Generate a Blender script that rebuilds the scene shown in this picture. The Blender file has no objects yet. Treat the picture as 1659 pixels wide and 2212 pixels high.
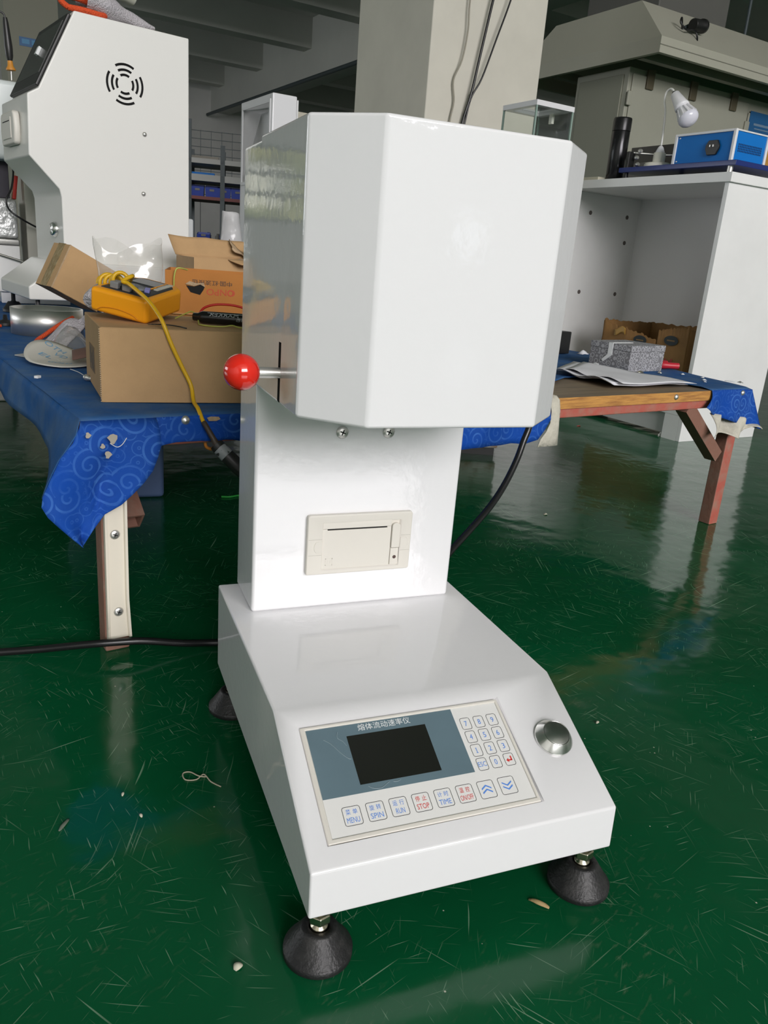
import bpy, math, random
from mathutils import Matrix, Vector, noise
random.seed(7)
SC = bpy.context.scene
COL = SC.collection
V = Vector
R = math.radians

# ---------------------------------------------------------------- camera
cam = bpy.data.cameras.new('camera'); camo = bpy.data.objects.new('camera', cam); COL.objects.link(camo)
cam.sensor_fit = 'VERTICAL'; cam.sensor_height = 36.0; cam.lens = 36.0 * 1684.89 / 2212.0
cam.clip_start = 0.02; cam.clip_end = 200
camo.matrix_world = Matrix(((0.930295, 0.044392, -0.364117, -0.19204), (-0.359034, 0.313534, -0.879085, -0.57438), (0.075139, 0.948539, 0.307617, 0.68864), (0, 0, 0, 1)))
SC.camera = camo
# ---------------------------------------------------------------- sky
W = bpy.data.worlds.new('sky'); SC.world = W; W.use_nodes = True
bg = W.node_tree.nodes['Background']; bg.inputs[0].default_value = (0.80, 0.90, 1.0, 1); bg.inputs[1].default_value = 1.6
# ---------------------------------------------------------------- daylight through the open roller door behind the camera
FB = Matrix.Rotation(R(9), 4, 'Z')            # the building's axes
def area(name, loc, rot, sx, sy, power, col):
    l = bpy.data.lights.new(name, 'AREA'); l.shape = 'RECTANGLE'; l.size = sx; l.size_y = sy; l.energy = power; l.color = col
    o = bpy.data.objects.new(name, l); COL.objects.link(o); o.matrix_world = FB @ Matrix.Translation(loc) @ Matrix.Rotation(rot, 4, 'X'); return o
area('door_daylight', (-0.3, -12.3, 5.15), R(90 - 12), 8.6, 4.2, 1660, (1.0, 0.95, 0.955))
def side(name, loc, sx, sy, power, col):
    o = area(name, loc, 0, sx, sy, power, col); o.matrix_world = FB @ Matrix.Translation(loc) @ Matrix.Rotation(R(-90), 4, 'Y'); return o
side('left_window_daylight', (-8.9, 10.0, 2.1), 2.0, 9.0, 180, (1.0, 0.98, 0.98))
SC.view_settings.view_transform = 'Standard'; SC.view_settings.look = 'None'
SC.view_settings.exposure = 0.0; SC.view_settings.gamma = 1.0; SC.view_settings.use_curve_mapping = False
SC.cycles.max_bounces = 8; SC.cycles.diffuse_bounces = 4; SC.cycles.glossy_bounces = 4; SC.cycles.transparent_max_bounces = 12
SC.cycles.caustics_reflective = False; SC.cycles.caustics_refractive = False

# ================================================================ materials
MATS = {}
def nd(nt, t, **kw):
    n = nt.nodes.new(t)
    for k, v in kw.items():
        if k.startswith('i_'): n.inputs[int(k[2:]) if k[2:].isdigit() else k[2:].replace('_', ' ')].default_value = v
        else: setattr(n, k, v)
    return n
def mat(name, col, rough=0.5, metal=0.0, var=0.0, vs=8.0, bump=0.0, bs=60.0, coat=0.0, trans=0.0, spec=None, alpha=1.0, emit=None, rv=0.0, col2=None, stretch=None, thr=None):
    """principled paint; var/col2: noisy colour change at scale vs; bump: noise relief at scale bs"""
    if name in MATS: return MATS[name]
    m = bpy.data.materials.new(name); m.use_nodes = True; nt = m.node_tree
    p = nt.nodes['Principled BSDF']; L = nt.links.new
    c = (col[0], col[1], col[2], 1)
    p.inputs['Base Color'].default_value = c; p.inputs['Roughness'].default_value = rough; p.inputs['Metallic'].default_value = metal
    p.inputs['Coat Weight'].default_value = coat; p.inputs['Coat Roughness'].default_value = 0.05
    p.inputs['Transmission Weight'].default_value = trans; p.inputs['Alpha'].default_value = alpha
    if spec is not None: p.inputs['Specular IOR Level'].default_value = spec
    if emit: p.inputs['Emission Color'].default_value = (*emit[:3], 1); p.inputs['Emission Strength'].default_value = emit[3]
    if var or bump or rv or col2:
        tc = nd(nt, 'ShaderNodeTexCoord'); mp = nd(nt, 'ShaderNodeMapping'); L(tc.outputs['Object'], mp.inputs[0])
        if stretch: mp.inputs['Scale'].default_value = stretch
        if var or col2 or rv:
            n1 = nd(nt, 'ShaderNodeTexNoise', i_Scale=vs, i_Detail=5.0, i_Roughness=0.6); L(mp.outputs[0], n1.inputs['Vector'])
            mx = nd(nt, 'ShaderNodeMix', data_type='RGBA')
            d = col2 or tuple(max(0, x * (1 - var)) for x in col)
            mx.inputs[6].default_value = c; mx.inputs[7].default_value = (d[0], d[1], d[2], 1)
            rp = nd(nt, 'ShaderNodeMapRange'); rp.inputs[1].default_value = thr[0] if thr else 0.35; rp.inputs[2].default_value = thr[1] if thr else 0.7
            L(n1.outputs[0], rp.inputs[0]); L(rp.outputs[0], mx.inputs[0]); L(mx.outputs[2], p.inputs['Base Color'])
            if rv:
                r2 = nd(nt, 'ShaderNodeMapRange'); r2.inputs[3].default_value = max(0.02, rough - rv); r2.inputs[4].default_value = rough + rv
                L(n1.outputs[0], r2.inputs[0]); L(r2.outputs[0], p.inputs['Roughness'])
        if bump:
            n2 = nd(nt, 'ShaderNodeTexNoise', i_Scale=bs, i_Detail=3.0); L(mp.outputs[0], n2.inputs['Vector'])
            b = nd(nt, 'ShaderNodeBump', i_Strength=bump, i_Distance=0.01); L(n2.outputs[0], b.inputs['Height']); L(b.outputs[0], p.inputs['Normal'])
    MATS[name] = m; return m
def clear(name, tint, gloss=0.12, rough=0.05, ior=1.45, haze=0.0, hcol=(0.8, 0.8, 0.8), bump=0.0, bs=30.0):
    """thin clear sheet: see-through, a fresnel sheen and (haze) some milky scatter"""
    if name in MATS: return MATS[name]
    m = bpy.data.materials.new(name); m.use_nodes = True; nt = m.node_tree; nt.nodes.remove(nt.nodes['Principled BSDF']); L = nt.links.new
    out = nt.nodes['Material Output']
    t = nd(nt, 'ShaderNodeBsdfTransparent'); t.inputs[0].default_value = (*tint, 1)
    g = nd(nt, 'ShaderNodeBsdfGlossy'); g.inputs['Roughness'].default_value = rough
    lw = nd(nt, 'ShaderNodeLayerWeight', i_Blend=0.5); fr = nd(nt, 'ShaderNodeMath', operation='POWER'); fr.inputs[1].default_value = 4.0; L(lw.outputs['Facing'], fr.inputs[0])
    ad = nd(nt, 'ShaderNodeMath', operation='ADD', use_clamp=True); ad.inputs[1].default_value = 0.03 + gloss; L(fr.outputs[0], ad.inputs[0])
    mx = nd(nt, 'ShaderNodeMixShader'); L(ad.outputs[0], mx.inputs[0]); L(t.outputs[0], mx.inputs[1]); L(g.outputs[0], mx.inputs[2])
    last = mx
    if haze:
        d = nd(nt, 'ShaderNodeBsdfDiffuse'); d.inputs[0].default_value = (*hcol, 1); m2 = nd(nt, 'ShaderNodeMixShader'); m2.inputs[0].default_value = haze
        L(mx.outputs[0], m2.inputs[1]); L(d.outputs[0], m2.inputs[2]); last = m2
    if bump:
        n2 = nd(nt, 'ShaderNodeTexNoise', i_Scale=bs); tc = nd(nt, 'ShaderNodeTexCoord'); L(tc.outputs['Object'], n2.inputs['Vector'])
        b = nd(nt, 'ShaderNodeBump', i_Strength=bump, i_Distance=0.02); L(n2.outputs[0], b.inputs['Height']); L(b.outputs[0], g.inputs['Normal'])
    L(last.outputs[0], out.inputs[0]); MATS[name] = m; return m

WHITE = mat('white_gloss_paint', (0.775, 0.775, 0.785), 0.045, bump=0.02, bs=70, spec=0.55)
CREAM = mat('cream_plastic', (0.68, 0.655, 0.595), 0.45)
MEMBR = mat('membrane_white', (0.74, 0.74, 0.72), 0.4)
SLATE = mat('slate_print', (0.125, 0.19, 0.225), 0.32, var=0.12, vs=12)
SCREEN = mat('dark_screen', (0.012, 0.013, 0.011), 0.25, col2=(0.05, 0.05, 0.045), vs=900, thr=(0.70, 0.78))
PBLUE = mat('print_blue', (0.09, 0.25, 0.70), 0.5); PRED = mat('print_red', (0.62, 0.035, 0.03), 0.5)
PBLACK = mat('print_black', (0.015, 0.015, 0.015), 0.5); PWHITE = mat('print_white', (0.78, 0.8, 0.8), 0.5)
STEEL = mat('steel', (0.72, 0.71, 0.68), 0.34, 0.85); STEELB = mat('brushed_steel', (0.68, 0.67, 0.65), 0.38, 0.9)
ZINC = mat('zinc_yellow', (0.62, 0.57, 0.44), 0.25, 1.0)
ALU = mat('machined_aluminium', (0.78, 0.78, 0.76), 0.22, 1.0)
RUBBER = mat('black_rubber', (0.012, 0.012, 0.013), 0.48, bump=0.15, bs=300, col2=(0.045, 0.044, 0.043), vs=40, thr=(0.45, 0.85))
RED = mat('red_bakelite', (0.70, 0.022, 0.012), 0.09, coat=0.5)
BLACKP = mat('black_plastic', (0.012, 0.012, 0.012), 0.4); BLACKG = mat('black_gloss', (0.008, 0.008, 0.009), 0.16)
DARK = mat('recess_shade', (0.006, 0.006, 0.006), 0.9)  # near-black standing in for the shade inside slots, vents and holes
CARD = mat('cardboard', (0.49, 0.31, 0.15), 0.85, var=0.10, vs=18, bump=0.05, bs=200)
CARDE = mat('cardboard_torn_edge', (0.50, 0.36, 0.22), 0.9, var=0.3, vs=60, bump=0.4, bs=120)
CARDO = mat('cardboard_orange', (0.46, 0.18, 0.035), 0.8, var=0.10, vs=14)
CARDK = mat('cardboard_dark', (0.30, 0.155, 0.05), 0.8, var=0.25, vs=10)
TAPE = mat('brown_tape', (0.23, 0.15, 0.05), 0.25, col2=(0.42, 0.33, 0.17), vs=60, thr=(0.45, 0.62), stretch=(1, 5, 1))
YEL = mat('yellow_rubber', (0.92, 0.37, 0.008), 0.42, bump=0.03, bs=200); YELC = mat('yellow_cable', (0.72, 0.42, 0.01), 0.4)
SLATEP = mat('charcoal_plastic', (0.035, 0.038, 0.042), 0.5)
WOOD = mat('plywood_top', (0.27, 0.205, 0.13), 0.55, var=0.4, vs=6, stretch=(1, 9, 1), col2=(0.16, 0.12, 0.085))
WOODE = mat('plywood_edge', (0.62, 0.31, 0.08), 0.6, col2=(0.38, 0.17, 0.05), vs=16, stretch=(1, 1, 14), thr=(0.4, 0.65), bump=0.3, bs=60)
OXIDE = mat('red_oxide_steel', (0.46, 0.115, 0.085), 0.5, col2=(0.38, 0.20, 0.15), vs=22, thr=(0.42, 0.68), bump=0.12, bs=90)
RUST = mat('brown_oxide_steel', (0.25, 0.125, 0.09), 0.55, col2=(0.26, 0.18, 0.14), vs=26, thr=(0.5, 0.8), bump=0.12, bs=90)
CHAN = mat('cream_trunking', (0.76, 0.71, 0.60), 0.38, col2=(0.42, 0.38, 0.31), vs=24, thr=(0.62, 0.82))
BACKING = mat('cloth_backing', (0.60, 0.57, 0.48), 0.9, var=0.25, vs=30, bump=0.3, bs=80)
CONC = mat('pillar_plaster', (0.66, 0.635, 0.55), 0.75, var=0.09, vs=3, bump=0.03, bs=20)
WALLM = mat('wall_plaster', (0.76, 0.75, 0.73), 0.85, var=0.1, vs=1.5); CEILM = mat('ceiling_paint', (0.58, 0.58, 0.54), 0.9, var=0.08, vs=1.0)
LAM = mat('white_laminate', (0.87, 0.87, 0.86), 0.35, var=0.05, vs=5); LAMB = mat('laminate_back', (0.88, 0.88, 0.88), 0.5)
OVEN = mat('beige_enamel', (0.36, 0.36, 0.295), 0.5, var=0.06, vs=3); HOOD = mat('hood_enamel', (0.42, 0.415, 0.34), 0.5, var=0.05, vs=3)
BLUEP = mat('blue_paint', (0.003, 0.17, 0.56), 0.5, spec=0.25); BLUED = mat('blue_plate', (0.006, 0.022, 0.16), 0.3); POSTER = mat('poster_blue', (0.01, 0.10, 0.26), 0.5)
BIN = mat('bin_blue', (0.008, 0.04, 0.34), 0.45); RACKP = mat('rack_paint', (0.05, 0.07, 0.075), 0.5); RACKS = mat('rack_shelf', (0.40, 0.40, 0.38), 0.5); RACKR = mat('rack_beam', (0.16, 0.02, 0.015), 0.5)
LAMPW = mat('lamp_white', (0.78, 0.78, 0.80), 0.3); LAMPC = mat('lamp_cream', (0.80, 0.78, 0.69), 0.3)
PAPER = mat('paper', (0.80, 0.80, 0.84), 0.85, var=0.06, vs=10, bump=0.2, bs=8); ORANGE = mat('orange_knit', (0.72, 0.085, 0.02), 0.85, bump=0.6, bs=260)
GLOVE = mat('glove_knit', (0.60, 0.57, 0.60), 0.95, bump=0.8, bs=220, var=0.2, vs=20)
CRATE = mat('crate_blue', (0.10, 0.16, 0.32), 0.5, var=0.15, vs=9); RUSTW = mat('white_rusty', (0.80, 0.78, 0.71), 0.5, col2=(0.34, 0.19, 0.09), vs=11, thr=(0.55, 0.7))
SILVER = mat('silver_wrap', (0.60, 0.61, 0.60), 0.32, 0.35, bump=0.6, bs=45); FOAM = mat('white_foam', (0.74, 0.74, 0.72), 0.7)
CABLE = mat('cable_black', (0.01, 0.01, 0.011), 0.28); SLEEVE = mat('brown_sleeve', (0.045, 0.03, 0.02), 0.45); GREYL = mat('grey_label', (0.25, 0.27, 0.28), 0.5, col2=(0.02, 0.02, 0.02), vs=90, thr=(0.55, 0.58))
WIRER = mat('wire_red', (0.55, 0.02, 0.01), 0.4); WIREY = mat('wire_yellow_green', (0.45, 0.48, 0.10), 0.4); WIREB = mat('wire_beige', (0.30, 0.28, 0.22), 0.5)
FOLI = mat('foliage', (0.20, 0.24, 0.06), 0.8, col2=(0.78, 0.64, 0.26), vs=1.6, thr=(0.4, 0.65)); GROUND = mat('ground', (0.4, 0.4, 0.37), 0.9)
GLASS = clear('case_glass', (0.965, 0.98, 0.972), 0.0); GEDGE = mat('glass_edge', (0.28, 0.38, 0.33), 0.15)
BAG = clear('clear_bag', (0.93, 0.93, 0.92), 0.06, 0.12, haze=0.13, hcol=(0.85, 0.84, 0.8), bump=0.45, bs=16); WBAG = clear('milky_bag', (0.8, 0.8, 0.8), 0.08, 0.25, haze=0.55, bump=0.6, bs=18)
PANE = clear('window_pane', (0.93, 0.95, 0.93), 0.0)

def floor_material():
    m = bpy.data.materials.new('green_epoxy'); m.use_nodes = True; nt = m.node_tree; L = nt.links.new; p = nt.nodes['Principled BSDF']; p.inputs['Specular IOR Level'].default_value = 0.42
    tc = nd(nt, 'ShaderNodeTexCoord')
    def mp(rot, sc, src=None):
        a = nd(nt, 'ShaderNodeMapping', vector_type='TEXTURE'); a.inputs['Rotation'].default_value = (0, 0, rot); a.inputs['Scale'].default_value = tuple(1 / q for q in sc); L(src or tc.outputs['Object'], a.inputs[0]); return a.outputs[0]
    def rng(v, a, b, c=0.0, d=1.0):
        r = nd(nt, 'ShaderNodeMapRange'); r.inputs[1].default_value = a; r.inputs[2].default_value = b; r.inputs[3].default_value = c; r.inputs[4].default_value = d; L(v, r.inputs[0]); return r.outputs[0]
    def mth(op, a, b):
        x = nd(nt, 'ShaderNodeMath', operation=op, use_clamp=True)
        for i, q in enumerate((a, b)):
            if isinstance(q, (int, float)): x.inputs[i].default_value = q
            else: L(q, x.inputs[i])
        return x.outputs[0]
    def noi(vec, s, det=2.0):
        n = nd(nt, 'ShaderNodeTexNoise', i_Scale=s, i_Detail=det); L(vec, n.inputs['Vector']); return n
    # gently bent coordinates so that scratches curve
    wob = noi(tc.outputs['Object'], 3.0); sub = nd(nt, 'ShaderNodeVectorMath', operation='SCALE'); L(wob.outputs['Color'], sub.inputs[0]); sub.inputs['Scale'].default_value = 0.07
    add = nd(nt, 'ShaderNodeVectorMath', operation='ADD'); L(tc.outputs['Object'], add.inputs[0]); L(sub.outputs[0], add.inputs[1]); bent = add.outputs[0]
    tot = None
    for i, (rot, sx, sy, th) in enumerate(((0.35, 5, 300, .70), (1.25, 7, 330, .70), (2.2, 6, 290, .70), (2.75, 10, 420, .70), (0.85, 18, 480, .70), (1.8, 22, 500, .69), (0.05, 14, 440, .70))):
        n = noi(mp(rot, (sx, sy, 1), bent if i % 2 else None), 1.0, 1.0)
        k = noi(mp(rot + 1, (1, 1, 1)), 2.5 + i * .6, 2.0)
        s = mth('MULTIPLY', rng(n.outputs[0], th, th + .05), rng(k.outputs[0], .46, .60))
        tot = s if tot is None else mth('MAXIMUM', tot, s)
    # fine scuffs in patches, and pale specks
    n = noi(mp(0.5, (60, 160, 1)), 1.0, 3.0); k = noi(mp(0, (1, 1, 1)), 4.0, 4.0)
    scuff = mth('MULTIPLY', rng(n.outputs[0], .58, .75), rng(k.outputs[0], .5, .68))
    vo = nd(nt, 'ShaderNodeTexVoronoi', i_Scale=34.0); L(tc.outputs['Object'], vo.inputs['Vector'])
    speck = mth('MULTIPLY', rng(vo.outputs['Distance'], .045, .03), rng(noi(tc.outputs['Object'], 19.0).outputs[0], .52, .56))
    base = nd(nt, 'ShaderNodeMix', data_type='RGBA'); base.inputs[6].default_value = (0.0022, 0.072, 0.024, 1); base.inputs[7].default_value = (0.0040, 0.095, 0.034, 1)
    L(rng(noi(tc.outputs['Object'], 1.6, 5.0).outputs[0], .35, .65), base.inputs[0])
    b2 = nd(nt, 'ShaderNodeMix', data_type='RGBA'); L(mth('MULTIPLY', scuff, .42), b2.inputs[0]); L(base.outputs[2], b2.inputs[6]); b2.inputs[7].default_value = (0.11, 0.16, 0.10, 1)
    b3 = nd(nt, 'ShaderNodeMix', data_type='RGBA'); L(mth('MULTIPLY', tot, .8), b3.inputs[0]); L(b2.outputs[2], b3.inputs[6]); b3.inputs[7].default_value = (0.22, 0.36, 0.24, 1)
    b4 = nd(nt, 'ShaderNodeMix', data_type='RGBA'); L(speck, b4.inputs[0]); L(b3.outputs[2], b4.inputs[6]); b4.inputs[7].default_value = (0.5, 0.52, 0.42, 1)
    L(b4.outputs[2], p.inputs['Base Color'])
    L(mth('ADD', rng(noi(tc.outputs['Object'], 5.0, 4.0).outputs[0], .3, .7, .085, .16), mth('MULTIPLY', scuff, .2)), p.inputs['Roughness'])
    bn = noi(mp(0, (1, 1, 1)), 9.0, 2.0); bp = nd(nt, 'ShaderNodeBump', i_Strength=0.05, i_Distance=0.05); L(bn.outputs[0], bp.inputs['Height']); L(bp.outputs[0], p.inputs['Normal'])
    return m
FLOOR = floor_material()

def cloth_material(name, base, fig, amount, dust):
    m = bpy.data.materials.new(name); m.use_nodes = True; nt = m.node_tree; L = nt.links.new; p = nt.nodes['Principled BSDF']; p.inputs['Roughness'].default_value = 0.8
    p.inputs['Specular IOR Level'].default_value = 0.15
    uv = nd(nt, 'ShaderNodeUVMap'); vo = nd(nt, 'ShaderNodeTexVoronoi', i_Scale=19.0); vo.voronoi_dimensions = '2D'; L(uv.outputs[0], vo.inputs['Vector'])
    def mth(op, a, b=None):
        x = nd(nt, 'ShaderNodeMath', operation=op)
        for i, q in enumerate((a, b)):
            if q is None: continue
            if isinstance(q, (int, float)): x.inputs[i].default_value = q
            else: L(q, x.inputs[i])
        return x.outputs[0]
    sc = nd(nt, 'ShaderNodeVectorMath', operation='SCALE'); L(vo.outputs['Position'], sc.inputs[0]); sc.inputs['Scale'].default_value = 1.0
    df = nd(nt, 'ShaderNodeVectorMath', operation='SUBTRACT'); L(uv.outputs[0], df.inputs[0]); L(sc.outputs[0], df.inputs[1])
    sx = nd(nt, 'ShaderNodeSeparateXYZ'); L(df.outputs[0], sx.inputs[0])
    r = vo.outputs['Distance']; th = mth('ARCTAN2', sx.outputs[1], sx.outputs[0])
    s = mth('SINE', mth('ADD', th, mth('MULTIPLY', r, 24.0)))
    a = nd(nt, 'ShaderNodeMapRange'); a.inputs[1].default_value = .55; a.inputs[2].default_value = .8; L(s, a.inputs[0])
    e = nd(nt, 'ShaderNodeMapRange'); e.inputs[1].default_value = .62; e.inputs[2].default_value = .5; L(r, e.inputs[0])
    fi = mth('MULTIPLY', a.outputs[0], e.outputs[0])
    v2 = nd(nt, 'ShaderNodeTexVoronoi', i_Scale=41.0); v2.voronoi_dimensions = '2D'; L(uv.outputs[0], v2.inputs['Vector'])
    s2 = mth('SINE', mth('MULTIPLY', v2.outputs['Distance'], 17.0)); a2 = nd(nt, 'ShaderNodeMapRange'); a2.inputs[1].default_value = .75; a2.inputs[2].default_value = .95; L(s2, a2.inputs[0])
    e2 = nd(nt, 'ShaderNodeMapRange'); e2.inputs[1].default_value = .40; e2.inputs[2].default_value = .55; L(r, e2.inputs[0])
    fi = mth('MAXIMUM', fi, mth('MULTIPLY', mth('MULTIPLY', a2.outputs[0], e2.outputs[0]), .8))
    tc = nd(nt, 'ShaderNodeTexCoord'); n = nd(nt, 'ShaderNodeTexNoise', i_Scale=14.0, i_Detail=6.0); L(tc.outputs['Object'], n.inputs['Vector'])
    wr = nd(nt, 'ShaderNodeMapRange'); wr.inputs[1].default_value = .3; wr.inputs[2].default_value = .6; L(n.outputs[0], wr.inputs[0])
    mx = nd(nt, 'ShaderNodeMix', data_type='RGBA'); L(mth('MULTIPLY', mth('MULTIPLY', fi, wr.outputs[0]), amount), mx.inputs[0]); mx.inputs[6].default_value = (*base, 1); mx.inputs[7].default_value = (*fig, 1)
    m2 = nd(nt, 'ShaderNodeMix', data_type='RGBA'); dn = nd(nt, 'ShaderNodeMapRange'); dn.inputs[1].default_value = .35; dn.inputs[2].default_value = .75; dn.inputs[4].default_value = dust; L(n.outputs[0], dn.inputs[0])
    L(dn.outputs[0], m2.inputs[0]); L(mx.outputs[2], m2.inputs[6]); m2.inputs[7].default_value = (0.11, 0.175, 0.245, 1); L(m2.outputs[2], p.inputs['Base Color'])
    n3 = nd(nt, 'ShaderNodeTexNoise', i_Scale=25.0, i_Detail=4.0); L(tc.outputs['Object'], n3.inputs['Vector']); bp = nd(nt, 'ShaderNodeBump', i_Strength=0.25, i_Distance=0.01); L(n3.outputs[0], bp.inputs['Height']); L(bp.outputs[0], p.inputs['Normal'])
    return m
CLOTH = cloth_material('blue_damask', (0.006, 0.062, 0.35), (0.05, 0.17, 0.54), 0.75, 0.10)
CLOTHT = cloth_material('blue_damask_dusty', (0.014, 0.092, 0.29), (0.03, 0.11, 0.32), 0.30, 0.62)

def damask_box_material():
    m = bpy.data.materials.new('grey_scroll_paper'); m.use_nodes = True; nt = m.node_tree; L = nt.links.new; p = nt.nodes['Principled BSDF']; p.inputs['Roughness'].default_value = .6
    tc = nd(nt, 'ShaderNodeTexCoord'); vo = nd(nt, 'ShaderNodeTexVoronoi', i_Scale=62.0, i_Randomness=0.35); L(tc.outputs['Object'], vo.inputs['Vector'])
    s = nd(nt, 'ShaderNodeMath', operation='MULTIPLY'); s.inputs[1].default_value = 17.0; L(vo.outputs['Distance'], s.inputs[0]); q = nd(nt, 'ShaderNodeMath', operation='SINE'); L(s.outputs[0], q.inputs[0])
    mx = nd(nt, 'ShaderNodeMix', data_type='RGBA'); mx.inputs[6].default_value = (0.19, 0.19, 0.20, 1); mx.inputs[7].default_value = (0.40, 0.40, 0.42, 1)
    r = nd(nt, 'ShaderNodeMapRange'); r.inputs[1].default_value = -.2; r.inputs[2].default_value = .5; L(q.outputs[0], r.inputs[0]); L(r.outputs[0], mx.inputs[0]); L(mx.outputs[2], p.inputs['Base Color']); return m
GIFT = damask_box_material()

# ================================================================ lettering (Blender's own font), made once
TXT = {}
def make_texts(strings):
    obs = []
    for s in strings:
        c = bpy.data.curves.new('t', 'FONT'); c.body = s; c.resolution_u = 3; c.align_x = 'LEFT'
        o = bpy.data.objects.new('t', c); COL.objects.link(o); obs.append((s, o, c))
    dg = bpy.context.evaluated_depsgraph_get()
    for s, o, c in obs:
        me = bpy.data.meshes.new_from_object(o.evaluated_get(dg))
        vs = [(v.co.x, v.co.y) for v in me.vertices]; fs = [tuple(p.vertices) for p in me.polygons]
        x0 = min(v[0] for v in vs); x1 = max(v[0] for v in vs); y0 = min(v[1] for v in vs); y1 = max(v[1] for v in vs)
        TXT[s] = ([((x - x0) / (x1 - x0) - .5, (y - y0) / (y1 - y0) - .5) for x, y in vs], fs)
        bpy.data.objects.remove(o); bpy.data.curves.remove(c); bpy.data.meshes.remove(me)
KEYS8 = [('菜单', 'MENU', 0), ('旋转', 'SPIN', 0), ('运行', 'RUN', 0), ('停止', 'STOP', 1), ('计时', 'TIME', 0), ('温控', 'ON/OFF', 1)]
make_texts([c for k in KEYS8 for c in (k[0][0], k[0][1], k[1])] + list('0123456789') + ['ESC', '熔体流动速率仪', '中国·红波按钮', 'ONPO', 'M', 'Mo', 'MARKER', '黑色', 'OTH', 'GOLD', 'EL', 'VD'])

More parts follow.
